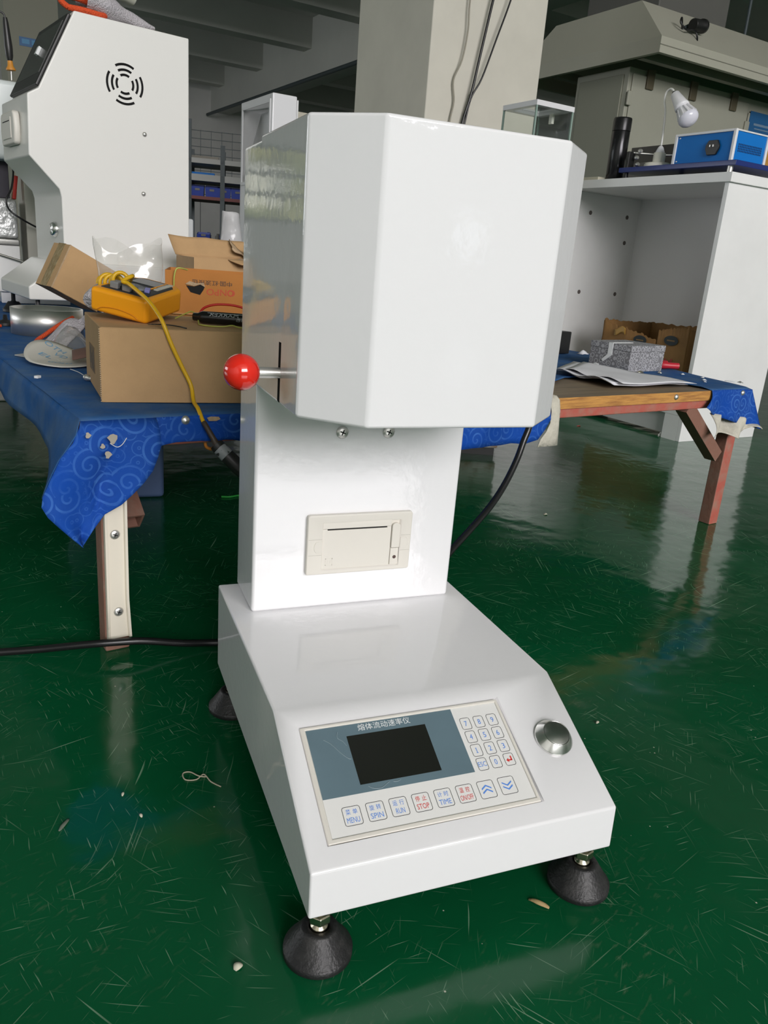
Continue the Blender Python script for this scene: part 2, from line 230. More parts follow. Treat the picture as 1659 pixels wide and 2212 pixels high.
# ================================================================ mesh building
class MB:
    def __init__(s, M=None): s.v = []; s.f = []; s.mi = []; s.sm = []; s.M = M or Matrix(); s.uv = None
    def add(s, vs, fs, mi=0, sm=False, M=None):
        A = s.M @ M if M else s.M; k = len(s.v)
        s.v += [A @ V(p) for p in vs]
        for f in fs: s.f.append(tuple(i + k for i in f)); s.mi.append(mi); s.sm.append(sm)
        return s
    def box(s, a, b, mi=0, M=None):
        (x0, y0, z0), (x1, y1, z1) = a, b
        return s.add([(x0, y0, z0), (x1, y0, z0), (x1, y1, z0), (x0, y1, z0), (x0, y0, z1), (x1, y0, z1), (x1, y1, z1), (x0, y1, z1)],
                     [(3, 2, 1, 0), (4, 5, 6, 7), (0, 1, 5, 4), (1, 2, 6, 5), (2, 3, 7, 6), (3, 0, 4, 7)], mi, False, M)
    def prism(s, poly, vec, mi=0, M=None, sm=False):      # poly: 3-D outline, swept by vec
        n = len(poly); p = [V(q) for q in poly]; w = V(vec)
        nm = V((0, 0, 0))
        for i in range(n): nm += p[i].cross(p[(i + 1) % n])
        if nm.dot(w) > 0: p.reverse()
        vs = p + [q + w for q in p]
        return s.add(vs, [tuple(range(n)), tuple(range(2 * n - 1, n - 1, -1))] + [(i, i + n, (i + 1) % n + n, (i + 1) % n)[::1] for i in range(n)], mi, sm, M)
    def lathe(s, prof, n=32, mi=0, M=None, sm=True, cap=True):  # prof: (r, z) from bottom to top
        vs = []; fs = []
        for r, z in prof:
            for i in range(n): a = 2 * math.pi * i / n; vs.append((r * math.cos(a), r * math.sin(a), z))
        for j in range(len(prof) - 1):
            for i in range(n): fs.append((j * n + i, j * n + (i + 1) % n, (j + 1) * n + (i + 1) % n, (j + 1) * n + i))
        s.add(vs, fs, mi, sm, M)
        if cap:
            k = len(vs)
            for j, rev in ((0, True), (len(prof) - 1, False)):
                if prof[j][0] > 1e-5:
                    f = tuple(range(j * n, j * n + n)); s.add([vs[i] for i in f], [tuple(range(n))[::-1] if rev else tuple(range(n))], mi, False, M)
        return s
    def tube(s, pts, r, n=10, mi=0, M=None, caps=True, smooth=0):
        p = [V(q) for q in pts]
        if smooth: p = catmull(p, smooth)
        m = len(p); rr = r if isinstance(r, (list, tuple)) else [r] * m
        if len(rr) != m: rr = [rr[min(len(rr) - 1, int(i * len(rr) / m))] for i in range(m)]
        t = [(p[min(i + 1, m - 1)] - p[max(i - 1, 0)]).normalized() for i in range(m)]
        u = t[0].orthogonal().normalized(); vs = []; fs = []
        for i in range(m):
            u = (u - t[i] * u.dot(t[i])).normalized(); w = t[i].cross(u)
            for k in range(n): a = 2 * math.pi * k / n; vs.append(p[i] + (u * math.cos(a) + w * math.sin(a)) * rr[i])
        for i in range(m - 1):
            for k in range(n): fs.append((i * n + k, i * n + (k + 1) % n, (i + 1) * n + (k + 1) % n, (i + 1) * n + k))
        s.add(vs, fs, mi, True, M)
        if caps: s.add(vs[:n], [tuple(range(n))[::-1]], mi, False, M); s.add(vs[-n:], [tuple(range(n))], mi, False, M)
        return s
    def grid(s, nu, nv, fn, mi=0, sm=True, M=None, flip=False, keep=None):
        vs = [fn(i / nu, j / nv) for j in range(nv + 1) for i in range(nu + 1)]; fs = []
        for j in range(nv):
            for i in range(nu):
                if keep and not keep((i + .5) / nu, (j + .5) / nv): continue
                q = (j * (nu + 1) + i, j * (nu + 1) + i + 1, (j + 1) * (nu + 1) + i + 1, (j + 1) * (nu + 1) + i); fs.append(q[::-1] if flip else q)
        return s.add(vs, fs, mi, sm, M)
    def text(s, t, M, w, h, mi=0):
        v, f = TXT[t]; return s.add([(x * w, y * h, 0) for x, y in v], f, mi, False, M)
    def build(s, name, mats, parent=None, bevel=0.0, seg=2, solid=0.0, sub=0, ang=35, weld=False, origin=None, sharp=None):
        if not isinstance(mats, (list, tuple)): mats = [mats]
        if parent is not None: inv = parent_world(parent).inverted(); loc = None
        else:
            if origin is None:
                xs = [q.x for q in s.v]; ys = [q.y for q in s.v]; origin = ((min(xs) + max(xs)) / 2, (min(ys) + max(ys)) / 2, min(q.z for q in s.v))
            inv = Matrix.Translation(-V(origin)); loc = origin
        me = bpy.data.meshes.new(name); me.from_pydata([inv @ q for q in s.v], [], s.f)
        for m in mats: me.materials.append(m)
        me.polygons.foreach_set('material_index', s.mi); me.polygons.foreach_set('use_smooth', s.sm)
        if s.uv:
            ul = me.uv_layers.new(name='UVMap')
            for lp in me.loops: ul.data[lp.index].uv = s.uv[lp.vertex_index]
        me.update()
        o = bpy.data.objects.new(name, me); COL.objects.link(o)
        if parent is not None: o.parent = parent; PW[o.name] = parent_world(parent)
        else: o.location = loc; PW[o.name] = Matrix.Translation(V(loc))
        if weld: w = o.modifiers.new('weld', 'WELD'); w.merge_threshold = 0.0004
        if sub: q = o.modifiers.new('sub', 'SUBSURF'); q.levels = sub; q.render_levels = sub
        if solid: q = o.modifiers.new('solid', 'SOLIDIFY'); q.thickness = solid; q.offset = 0
        if bevel:
            b = o.modifiers.new('bevel', 'BEVEL'); b.width = bevel; b.segments = seg; b.limit_method = 'ANGLE'; b.angle_limit = R(ang); b.harden_normals = False
            for pl in me.polygons: pl.use_smooth = True
            w = o.modifiers.new('wn', 'WEIGHTED_NORMAL'); w.keep_sharp = False
        return o
PW = {}
def parent_world(o): return PW[o.name]
def catmull(p, k):
    out = []; n = len(p)
    for i in range(n - 1):
        a, b, c, d = p[max(i - 1, 0)], p[i], p[i + 1], p[min(i + 2, n - 1)]
        for j in range(k):
            t = j / k; out.append(0.5 * ((2 * b) + (c - a) * t + (2 * a - 5 * b + 4 * c - d) * t * t + (3 * b - a - 3 * c + d) * t ** 3))
    out.append(p[-1]); return out
def tag(o, label=None, cat=None, group=None, kind=None):
    if label: o['label'] = label
    if cat: o['category'] = cat
    if group: o['group'] = group
    if kind: o['kind'] = kind
    return o
def thing(name, label, cat, loc, rz=0.0, group=None):
    o = bpy.data.objects.new(name, None); o.empty_display_size = 0.05; COL.objects.link(o)
    o.location = loc; o.rotation_euler = (0, 0, rz); PW[o.name] = Matrix.Translation(V(loc)) @ Matrix.Rotation(rz, 4, 'Z')
    return tag(o, label, cat, group)
def dup(root, loc, rz=0.0, label=None, group=None):
    def cp(o, par):
        c = o.copy(); COL.objects.link(c)
        if par: c.parent = par
        for ch in list(o.children): cp(ch, c)
        return c
    r = cp(root, None); r.location = loc; r.rotation_euler = (0, 0, rz)
    if label: r['label'] = label
    if group: r['group'] = group
    return r
def FR(loc, rz=0.0): return Matrix.Translation(V(loc)) @ Matrix.Rotation(rz, 4, 'Z')
def axes(o, x, y, z=None):                                   # frame from origin and two directions
    x = V(x).normalized(); y = V(y); z = V(z) if z else x.cross(y).normalized(); y = z.cross(x).normalized(); z = x.cross(y)
    return Matrix(((x.x, y.x, z.x, o[0]), (x.y, y.y, z.y, o[1]), (x.z, y.z, z.z, o[2]), (0, 0, 0, 1)))
def cut(o, cutter):                                          # boolean difference, baked into o's mesh
    me = bpy.data.meshes.new('c'); me.from_pydata([list(q) for q in cutter.v], [], cutter.f)
    me.materials.append(o.data.materials[0]); me.materials.append(DARK); me.polygons.foreach_set('material_index', cutter.mi); me.update()
    c = bpy.data.objects.new('c', me); COL.objects.link(c)
    b = o.modifiers.new('cut', 'BOOLEAN'); b.object = c; b.solver = 'EXACT'; b.material_mode = 'TRANSFER'
    dg = bpy.context.evaluated_depsgraph_get(); new = bpy.data.meshes.new_from_object(o.evaluated_get(dg)); o.modifiers.clear(); new.name = o.name; o.data = new
    bpy.data.objects.remove(c); bpy.data.meshes.remove(me)
def wob(p, amp, sc=6.0, k=0): q = V(p); n = noise.noise_vector(q * sc + V((k, k * 1.7, k * .3))); return q + n * amp
def screw(name, parent, p, nrm, r=0.0085, m=None, mb=None):
    Z = V(nrm).normalized(); M = axes(p, Z.orthogonal(), Z.cross(Z.orthogonal()), Z); b = MB()
    b.lathe([(r, 0), (r, .0012), (r * .8, r * .32), (r * .4, r * .42), (0.0001, r * .44)], 16, 0, M)
    for a in (0.4, 0.4 + math.pi / 2): b.box((-r * .45, -r * .09, r * .36), (r * .45, r * .09, r * .46), 1, M @ Matrix.Rotation(a, 4, 'Z'))
    return b.build(name, [m or STEEL, DARK], parent)
#@@BODY
# ================================================================ the setting
def struct(name, mb, m, parent=None, **kw):
    o = mb.build(name, m, parent, **kw)
    if parent is None: o['kind'] = 'structure'
    return o
BX0, BX1, BY0, BY1, CZT = -9.0, 14.0, -12.5, 18.8, 4.5
struct('floor', MB(FB).add([(BX0, BY0, 0), (BX1, BY0, 0), (BX1, BY1, 0), (BX0, BY1, 0), (BX0, BY0, -.12), (BX1, BY0, -.12), (BX1, BY1, -.12), (BX0, BY1, -.12)],
       [(0, 1, 2, 3), (7, 6, 5, 4), (4, 5, 1, 0), (5, 6, 2, 1), (6, 7, 3, 2), (7, 4, 0, 3)]), FLOOR, origin=(0, 0, 0))
struct('ceiling', MB(FB).box((BX0, -2.0, CZT), (BX1, BY1, CZT + .15)).box((BX0, BY0, 7.7), (BX1, -1.8, 7.85)).box((BX0, -2.0, CZT + .15), (BX1, -1.8, 7.7)), CEILM)
struct('wall_left', MB(FB).box((BX0 - .2, BY0, 0), (BX0, 5.4, 7.7)).box((BX0 - .2, 14.6, 0), (BX0, BY1, CZT)).box((BX0 - .2, 5.4, 0), (BX0, 14.6, 1.05)).box((BX0 - .2, 5.4, 3.15), (BX0, 14.6, CZT)), WALLM)
struct('wall_right', MB(FB).box((BX1, BY0, 0), (BX1 + .2, BY1, 7.7)), WALLM)
FXB, FZB = 4.33, 1.14                       # opening added so the sky mirrors as a highlight on the hood front
struct('wall_front', MB(FB).box((BX0, BY0 - .2, 0), (-4.65, BY0, 7.7)).box((8.2, BY0 - .2, 0), (BX1, BY0, 7.7)).box((-4.65, BY0 - .2, 7.3), (8.2, BY0, 7.7)).box((-4.65, BY0 - .2, 0), (FXB - .25, BY0, 3.0)).box((FXB + .25, BY0 - .2, 0), (8.2, BY0, 3.0)).box((FXB - .25, BY0 - .2, 0), (FXB + .25, BY0, FZB - .35)).box((FXB - .25, BY0 - .2, FZB + .35), (FXB + .25, BY0, 3.0)).box((4.05, BY0 - .2, 3.0), (8.2, BY0, 7.3)), WALLM)
WX0, WX1, WZ0, WZ1 = -3.7, 1.0, 1.32, 2.95
struct('wall_back', MB(FB).box((BX0, BY1, 0), (WX0, BY1 + .2, CZT)).box((WX1, BY1, 0), (BX1, BY1 + .2, CZT)).box((WX0, BY1, 0), (WX1, BY1 + .2, WZ0)).box((WX0, BY1, WZ1), (WX1, BY1 + .2, CZT)), WALLM)
for i in range(2):
    x0 = WX0 + i * (WX1 - WX0) / 2; x1 = x0 + (WX1 - WX0) / 2
    b = MB(FB)
    for a, c in ((x0, x0 + .09), (x1 - .09, x1)): b.box((a, BY1 + .05, WZ0), (c, BY1 + .15, WZ1))
    for z in (WZ0, WZ0 + .55, WZ0 + 1.0, WZ1 - .08): b.box((x0 + .09, BY1 + .05, z), (x1 - .09, BY1 + .15, z + .08))
    w = struct('window_%d' % (i + 1), b, RACKP)
    for z0, z1 in ((WZ0 + .08, WZ0 + .55), (WZ0 + .63, WZ0 + 1.0), (WZ0 + 1.08, WZ1 - .08)):
        MB(FB).box((x0 + .09, BY1 + .095, z0), (x1 - .09, BY1 + .101, z1)).build('pane', PANE, w)
b = MB(FB); b.box((-60, 19.1, -.3), (60, 90, -.12)); b.box((-60, -80, -.3), (60, -12.8, -.12)); struct('ground', b, GROUND)
b = MB(FB); b.grid(60, 24, lambda u, v: wob((-14 + 24 * u, 24 + 3 * v + .8 * math.sin(u * 9), -.12 + 7 * v), 1.1, .9))
tag(b.build('hedge', FOLI), 'tall yellow-green hedge growing outside the back windows', 'hedge')
# pillar, girder and joists
PC = V((1.614, 3.656, 0)); PM = FR(PC, R(9))
b = MB(PM).box((0, 0, 0), (.745, .82, CZT)); struct('pillar', b, CONC, bevel=.008)
b = MB(FB).box((6.06, 2.0, 3.6), (6.5, BY1, CZT)); struct('ceiling_girder', b, CEILM)
for i in range(6):
    y = 18.05 - i * 2.25; struct('ceiling_joist', MB(FB).box((BX0, y - .16, 4.03), (6.06, y + .16, CZT)), CEILM)
for i in range(6):
    y = 18.05 - i * 2.25; struct('ceiling_joist', MB(FB).box((6.5, y - .16, 4.03), (BX1, y + .16, CZT)), CEILM)
b = MB(FB).tube([(5.95, 3, 3.52), (5.95, 18.7, 3.52)], .035, 8); tag(b.build('conduit_pipe', RACKP), 'dark conduit pipe running below the ceiling girder', 'pipe')
b = MB(FB)
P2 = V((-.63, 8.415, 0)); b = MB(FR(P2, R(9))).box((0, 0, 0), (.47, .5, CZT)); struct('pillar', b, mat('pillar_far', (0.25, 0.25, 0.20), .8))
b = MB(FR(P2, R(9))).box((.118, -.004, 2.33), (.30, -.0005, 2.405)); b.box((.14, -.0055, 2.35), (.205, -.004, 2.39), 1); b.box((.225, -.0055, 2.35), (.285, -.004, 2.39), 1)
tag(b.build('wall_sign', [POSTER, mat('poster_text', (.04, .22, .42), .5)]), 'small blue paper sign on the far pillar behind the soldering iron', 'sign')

# ================================================================ the melt flow tester in front
W0, ZT, ZL, YB, YL, Z0, YBK = 0.36, 0.2015, 0.1204, 0.1676, 0.002, 0.0665, 0.5211
T = thing('melt_flow_tester', 'white melt flow tester with red ball lever and keypad, standing on the green floor', 'testing machine', (.18, .26, 0))
base = MB().prism([(0, 0, Z0), (0, YL, ZL), (0, YB, ZT), (0, YBK, ZT), (0, YBK, Z0)], (W0, 0, 0)).build('base_housing', WHITE, T, bevel=.0028, seg=3)
SX = V((1, 0, 0)); SS = V((0, YB - YL, ZT - ZL)).normalized(); SNRM = SX.cross(SS)
SM = axes((0, YL, ZL), SX, SS, SNRM)                       # frame of the sloping panel: x right, y up the slope
# recess for the keypad panel
cut(base, MB(SM).box((.0231, .0230, -.005), (.2751, .1594, .02)))
for p in base.data.polygons: p.use_smooth = True
wn = base.modifiers.new('wn', 'WEIGHTED_NORMAL')
MB().box((.028, .4148, ZT), (.3336, YBK, .812)).build('column', WHITE, T, bevel=.0048, seg=4)
HA, HB, HC, HD, HYF, HYA, HYR, HZ0, HZ1 = .0254, .0847, .2825, .3405, .1574, .2143, .4128, .5229, .8151
hood = MB().prism([(HA, HYR, HZ0), (HA, HYA, HZ0), (HB, HYF, HZ0), (HC, HYF, HZ0), (HD, HYA, HZ0), (HD, HYR, HZ0)], (0, 0, HZ1 - HZ0)).build('hood', WHITE, T, bevel=.0036, seg=4)
cut(hood, MB().box((HA - .01, .2862, HZ0 - .01), (HA + .012, .2968, .592), 1))
for p in hood.data.polygons: p.use_smooth = True
hood.modifiers.new('wn', 'WEIGHTED_NORMAL')
# lever
LX = Matrix.Translation((HA + .012, .2905, .558)) @ Matrix.Rotation(R(-90), 4, 'Y')
lv = MB(LX).lathe([(.0062, -.01), (.0062, .04)], 20).build('lever_rod', STEEL, T)
MB(Matrix.Translation((HA - .0427, .2905, .558)) @ Matrix.Rotation(R(-90), 4, 'Y')).lathe([(.0203 * math.sin(a), -.0203 * math.cos(a)) for a in [math.pi * (i / 24.0) * .998 + .003 for i in range(25)]], 40).build('ball_knob', RED, T)
for x in (.147, .215): screw('screw', T, (x, .4147, .4605), (0, -1, 0), .0088)
# printer in the column
PF = axes((0, .4148, 0), (1, 0, 0), (0, 0, 1), (0, -1, 0))
b = MB(PF).prism([(.103, .2555, 0), (.258, .2555, 0), (.2600, .258, 0), (.2600, .342, 0), (.258, .3445, 0), (.105, .3445, 0), (.1025, .342, 0), (.1025, .258, 0)], (0, 0, .0085))
pr = b.build('printer_frame', CREAM, T, bevel=.003, seg=3)
cut(pr, MB(PF).box((.1243, .2612, .0035), (.2432, .3332, .02)))
for p in pr.data.polygons: p.use_smooth = True
pr.modifiers.new('wn', 'WEIGHTED_NORMAL')
b = MB(PF).prism([(.1252, .2622, .0035), (.2288, .2622, .0035), (.2288, .3225, .0035), (.2225, .3225, .0035), (.2225, .3205, .0035), (.1322, .3205, .0035), (.1322, .3225, .0035), (.1252, .3225, .0035)], (0, 0, .0022)); MB(PF).box((.1315, .3200, .0036), (.2232, .3222, .0041)).build('paper_slot', DARK, T); d = b.build('printer_door', CREAM, T, bevel=.0005)  # paper slot is a dark strip that paints the slot's shadow
b = MB(PF)
for a, c in (((.131, .268), (.1415, .2688)), ((.131, .2775), (.1415, .2783)), ((.131, .268), (.1318, .2783)), ((.1407, .268), (.1415, .2783)), ((.134, .271), (.1345, .2755)), ((.138, .271), (.1385, .2755))): b.box((*a, .0056), (*c, .0060))
b.build('door_emblem', CREAM, d)
MB(PF).box((.1252, .3229, .0035), (.2288, .3325, .0062)).build('printer_lip', CREAM, T, bevel=.0005)
b = MB(PF).prism([(.2300, .2895, .0035), (.2425, .2895, .0035)] + [(.2362 + .0063 * math.cos(a), .3225 + .005 * math.sin(a), .0035) for a in [math.pi * i / 10 for i in range(11)]], (0, 0, .0048)); b.build('release_lever', CREAM, T, bevel=.0008)
MB(PF).box((.2300, .2622, .0035), (.2425, .2880, .0058)).build('led_panel', CREAM, T, bevel=.0005)
MB(PF @ Matrix.Translation((.2368, .2742, .0058))).lathe([(.0026, 0), (.0026, .0004), (.0019, .0005)], 16).build('led_window', mat('led_dark', (.06, .03, .025), .3), T)
for s, x in ((1, .1243), (-1, .2432)):
    b = MB(PF).prism([(x, .2885, .0083)] + [(x - s * (.0065 + .0055 * math.sin(a)), .297 - .0085 * math.cos(a), .0083) for a in [math.pi * i / 10 for i in range(11)]] + [(x, .3055, .0083)], (0, 0, .0009)); b.build('side_latch', CREAM, T, bevel=.0003)
for x0, x1 in ((.1045, .1240), (.2436, .2585)):
    for z in (.2850, .3085): MB(PF).box((x0, z, .0080), (x1, z + .0006, .00862)).build('frame_groove', mat('cream_shadow_gap', (.5, .48, .43), .5), T)
# keypad panel
def ring(b, x0, y0, x1, y1, w, z, r=.004, mi=0, n=5, zt=None):
    def rr(x0, y0, x1, y1, r):
        o = []
        for cx, cy, a0 in ((x1 - r, y1 - r, 0), (x0 + r, y1 - r, 90), (x0 + r, y0 + r, 180), (x1 - r, y0 + r, 270)):
            for i in range(n + 1): a = R(a0 + 90 * i / n); o.append((cx + r * math.cos(a), cy + r * math.sin(a), z))
        return o
    A = rr(x0, y0, x1, y1, r); B = rr(x0 + w, y0 + w, x1 - w, y1 - w, max(.0004, r - w)); k = len(A)
    b.add(A + B, [(i, (i + 1) % k, (i + 1) % k + k, i + k) for i in range(k)], mi)
    return A
fr = MB(SM); A = [(.0245, .0242), (.2727, .0242), (.2727, .1570), (.0245, .1570)]; I = [(.0304, .0300), (.2688, .0300), (.2688, .1533), (.0304, .1533)]
vs = [(x, y, -.0048) for x, y in A] + [(x, y, -.0008) for x, y in A] + [(x, y, -.0008) for x, y in I] + [(x, y, -.0048) for x, y in I]
fr.add(vs, [(j * 4 + i, j * 4 + (i + 1) % 4, ((j + 1) % 4) * 4 + (i + 1) % 4, ((j + 1) % 4) * 4 + i) for j in range(4) for i in range(4)])
kf = fr.build('keypad_frame', CREAM, T, bevel=.0014, seg=3)
kp = MB(SM).box((.0305, .0301, -.0048), (.2687, .1532, -.0022)).build('keypad_membrane', MEMBR, T)
MB(SM).box((.0307, .0717, -.00225), (.2091, .1530, -.00205)).build('blue_field', SLATE, kp)
MB(SM).box((.0749, .0808, -.0021), (.1710, .1391, -.00185)).build('display_window', SCREEN, kp)
b = MB(SM); b.text('熔体流动速率仪', Matrix.Translation((.1225, .1475, -.0019)), .0640, .0083); b.build('title_text', PWHITE, kp)
b = MB(SM)                                                  # scuffs of glue on the blue field
for pts in (((.048, .139), (.055, .133), (.063, .121), (.070, .113), (.073, .112)), ((.066, .146), (.064, .139), (.069, .134), (.072, .128)), ((.083, .078), (.088, .0745), (.097, .0735), (.104, .077), (.108, .079)), ((.112, .078), (.117, .0775), (.121, .079))):
    MB(SM).tube([(x, y, -.00203) for x, y in pts], .0005, 4, smooth=4).build('glue_trace', mat('glue_grey', (.20, .27, .30), .3), kp)
def key(x0, y0, x1, y1, draw, name='key'):
    b = MB(SM); ring(b, x0, y0, x1, y1, .00055, -.00205, .0028); draw(b, (x0 + x1) / 2, (y0 + y1) / 2); return b.build(name, [PBLACK, PBLUE, PRED], kp)
TZ = -.00203
nums = [['7', '8', '9'], ['4', '5', '6'], ['1', '2', '3'], ['ESC', '0', 'enter']]
for r in range(4):
    for c in range(3):
        x0 = .2150 + .01755 * c; y1 = .1392 - .01745 * r; s = nums[r][c]
        def dr(b, cx, cy, s=s):
            if s == 'enter':
                b.box((cx + .0018, cy - .0018, TZ), (cx + .0034, cy + .0038, TZ + .0001), 2); b.box((cx - .0014, cy - .0018, TZ), (cx + .0034, cy - .0003, TZ + .0001), 2)
                b.add([(cx - .0042, cy - .001, TZ + .0001), (cx - .0012, cy - .0036, TZ + .0001), (cx - .0012, cy + .0016, TZ + .0001)], [(0, 1, 2)], 2)
            elif s == 'ESC': b.text(s, Matrix.Translation((cx, cy, TZ)), .0105, .0058, 1)
            elif s == '1':
                for a, c in (((-.0004, -.0033), (.0004, .0033)), ((-.0013, -.0033), (.0013, -.0027))): b.add([(cx + a[0], cy + a[1], TZ), (cx + c[0], cy + a[1], TZ), (cx + c[0], cy + c[1], TZ), (cx + a[0], cy + c[1], TZ)], [(0, 1, 2, 3)], 1)
                b.add([(cx - .0013, cy + .0019, TZ), (cx - .0004, cy + .0024, TZ), (cx - .0004, cy + .0033, TZ)], [(0, 1, 2)], 1)
            else: b.text(s, Matrix.Translation((cx, cy, TZ)), .0022 if s == '1' else .0035, .0066, 1)
        key(x0, y1 - .0153, x0 + .0129, y1, dr, 'number_key')
for k in range(8):
    x0 = .0473 + .02625 * k
    def dr(b, cx, cy, k=k):
        if k < 6:
            zh, en, c = KEYS8[k]; mi = 1 + c
            for q, dx in ((0, -.0038), (1, .0038)): b.text(zh[q], Matrix.Translation((cx + dx, cy + .0044, TZ)), .0050, .0058, mi)
            b.text(en, Matrix.Translation((cx, cy - .0044, TZ)), {3: .0100, 4: .0140, 6: .0155}[len(en)], .0058, mi)
        else:
            s = 1 if k == 6 else -1
            for dy in (-.0028, .0018):
                for h in (-1, 1):
                    y0 = cy + s * dy; p = [(cx, y0 + s * .0036, TZ), (cx, y0 + s * .0018, TZ), (cx + h * .006, y0 - s * .002, TZ), (cx + h * .006, y0 - s * .0002, TZ)]
                    b.add(p, [(0, 1, 2, 3) if h * s > 0 else (3, 2, 1, 0)], 1)
    key(x0, .0394, x0 + .0200, .0600, dr, 'function_key')
# push button
BMX = SM @ Matrix.Translation((.3222, .0940, 0))
pb = MB(BMX).lathe([(.0236, 0), (.0236, .0028), (.0232, .0032), (.0166, .0118), (.0160, .0122), (.0157, .0116)], 48, 0, None, True, False).build('button_bezel', ALU, T)
MB(BMX).lathe([(.0155, .008), (.0155, .0116), (.0150, .0120), (.0001, .0121)], 40).build('button_cap', mat('turned_cap', (.55, .55, .54), .28, 1.0), T)
# feet
def foot(x, y):
    f = MB(Matrix.Translation((x, y, 0))).lathe([(.0345, 0), (.0362, .002), (.0362, .0085), (.0350, .0095), (.0345, .0100), (.0190, .0330), (.0180, .0345), (.0108, .0345), (.0105, .030), (.0001, .030)], 40).build('foot', RUBBER, T)
    b = MB(Matrix.Translation((x, y, 0))).lathe([(.0085, .030), (.0093, .0345), (.0090, .0362), (.0066, .0372), (.0066, .0672)], 20)
    b.build('foot_stem', ZINC, f)
    M = Matrix.Translation((x, y, .0415)) @ Matrix.Rotation(.3, 4, 'Z')
    MB(M).lathe([(.0102, 0), (.0118, .0012), (.0118, .0098), (.0102, .011)], 6, 0, None, False).build('hex_nut', ZINC, f, bevel=.0006)
for x, y in ((.0190, .0212), (W0 - .0190, .0212), (.0190, .4936), (W0 - .0190, .4936)): foot(x, y)
# rear power inlet block that the cables leave from (behind the column)
MB().box((.10, YBK, .09), (.26, YBK + .03, .16)).build('cable_inlet', BLACKP, T, bevel=.004)
b = MB().tube([(-.5, .758, .007), (-.355, .750, .007), (-.270, .735, .012), (-.195, .706, .027), (-.14, .698, .030), (-.095, .698, .027), (-.03, .700, .014), (.030, .700, .008), (.103, .672, .012), (.14, .62, .06), (.16, .553, .115)], .0066, 10, smooth=5)
tag(b.build('power_cord', CABLE), 'black round cord lying across the floor behind the left bench leg', 'cord')
b = MB().tube([(.25, .555, .125), (.30, .58, .125), (.38, .612, .145), (.439, .638, .168), (.464, .654, .180), (.519, .689, .206), (.575, .724, .237), (.617, .750, .273), (.650, .771, .316), (.668, .783, .352), (.685, .794, .390), (.70, .83, .436), (.72, .90, .430), (.80, 1.0, .427)], .0068, 10, smooth=5)
tag(b.build('power_cord', CABLE), 'black cord curving down from the bench edge behind the tester head', 'cord')
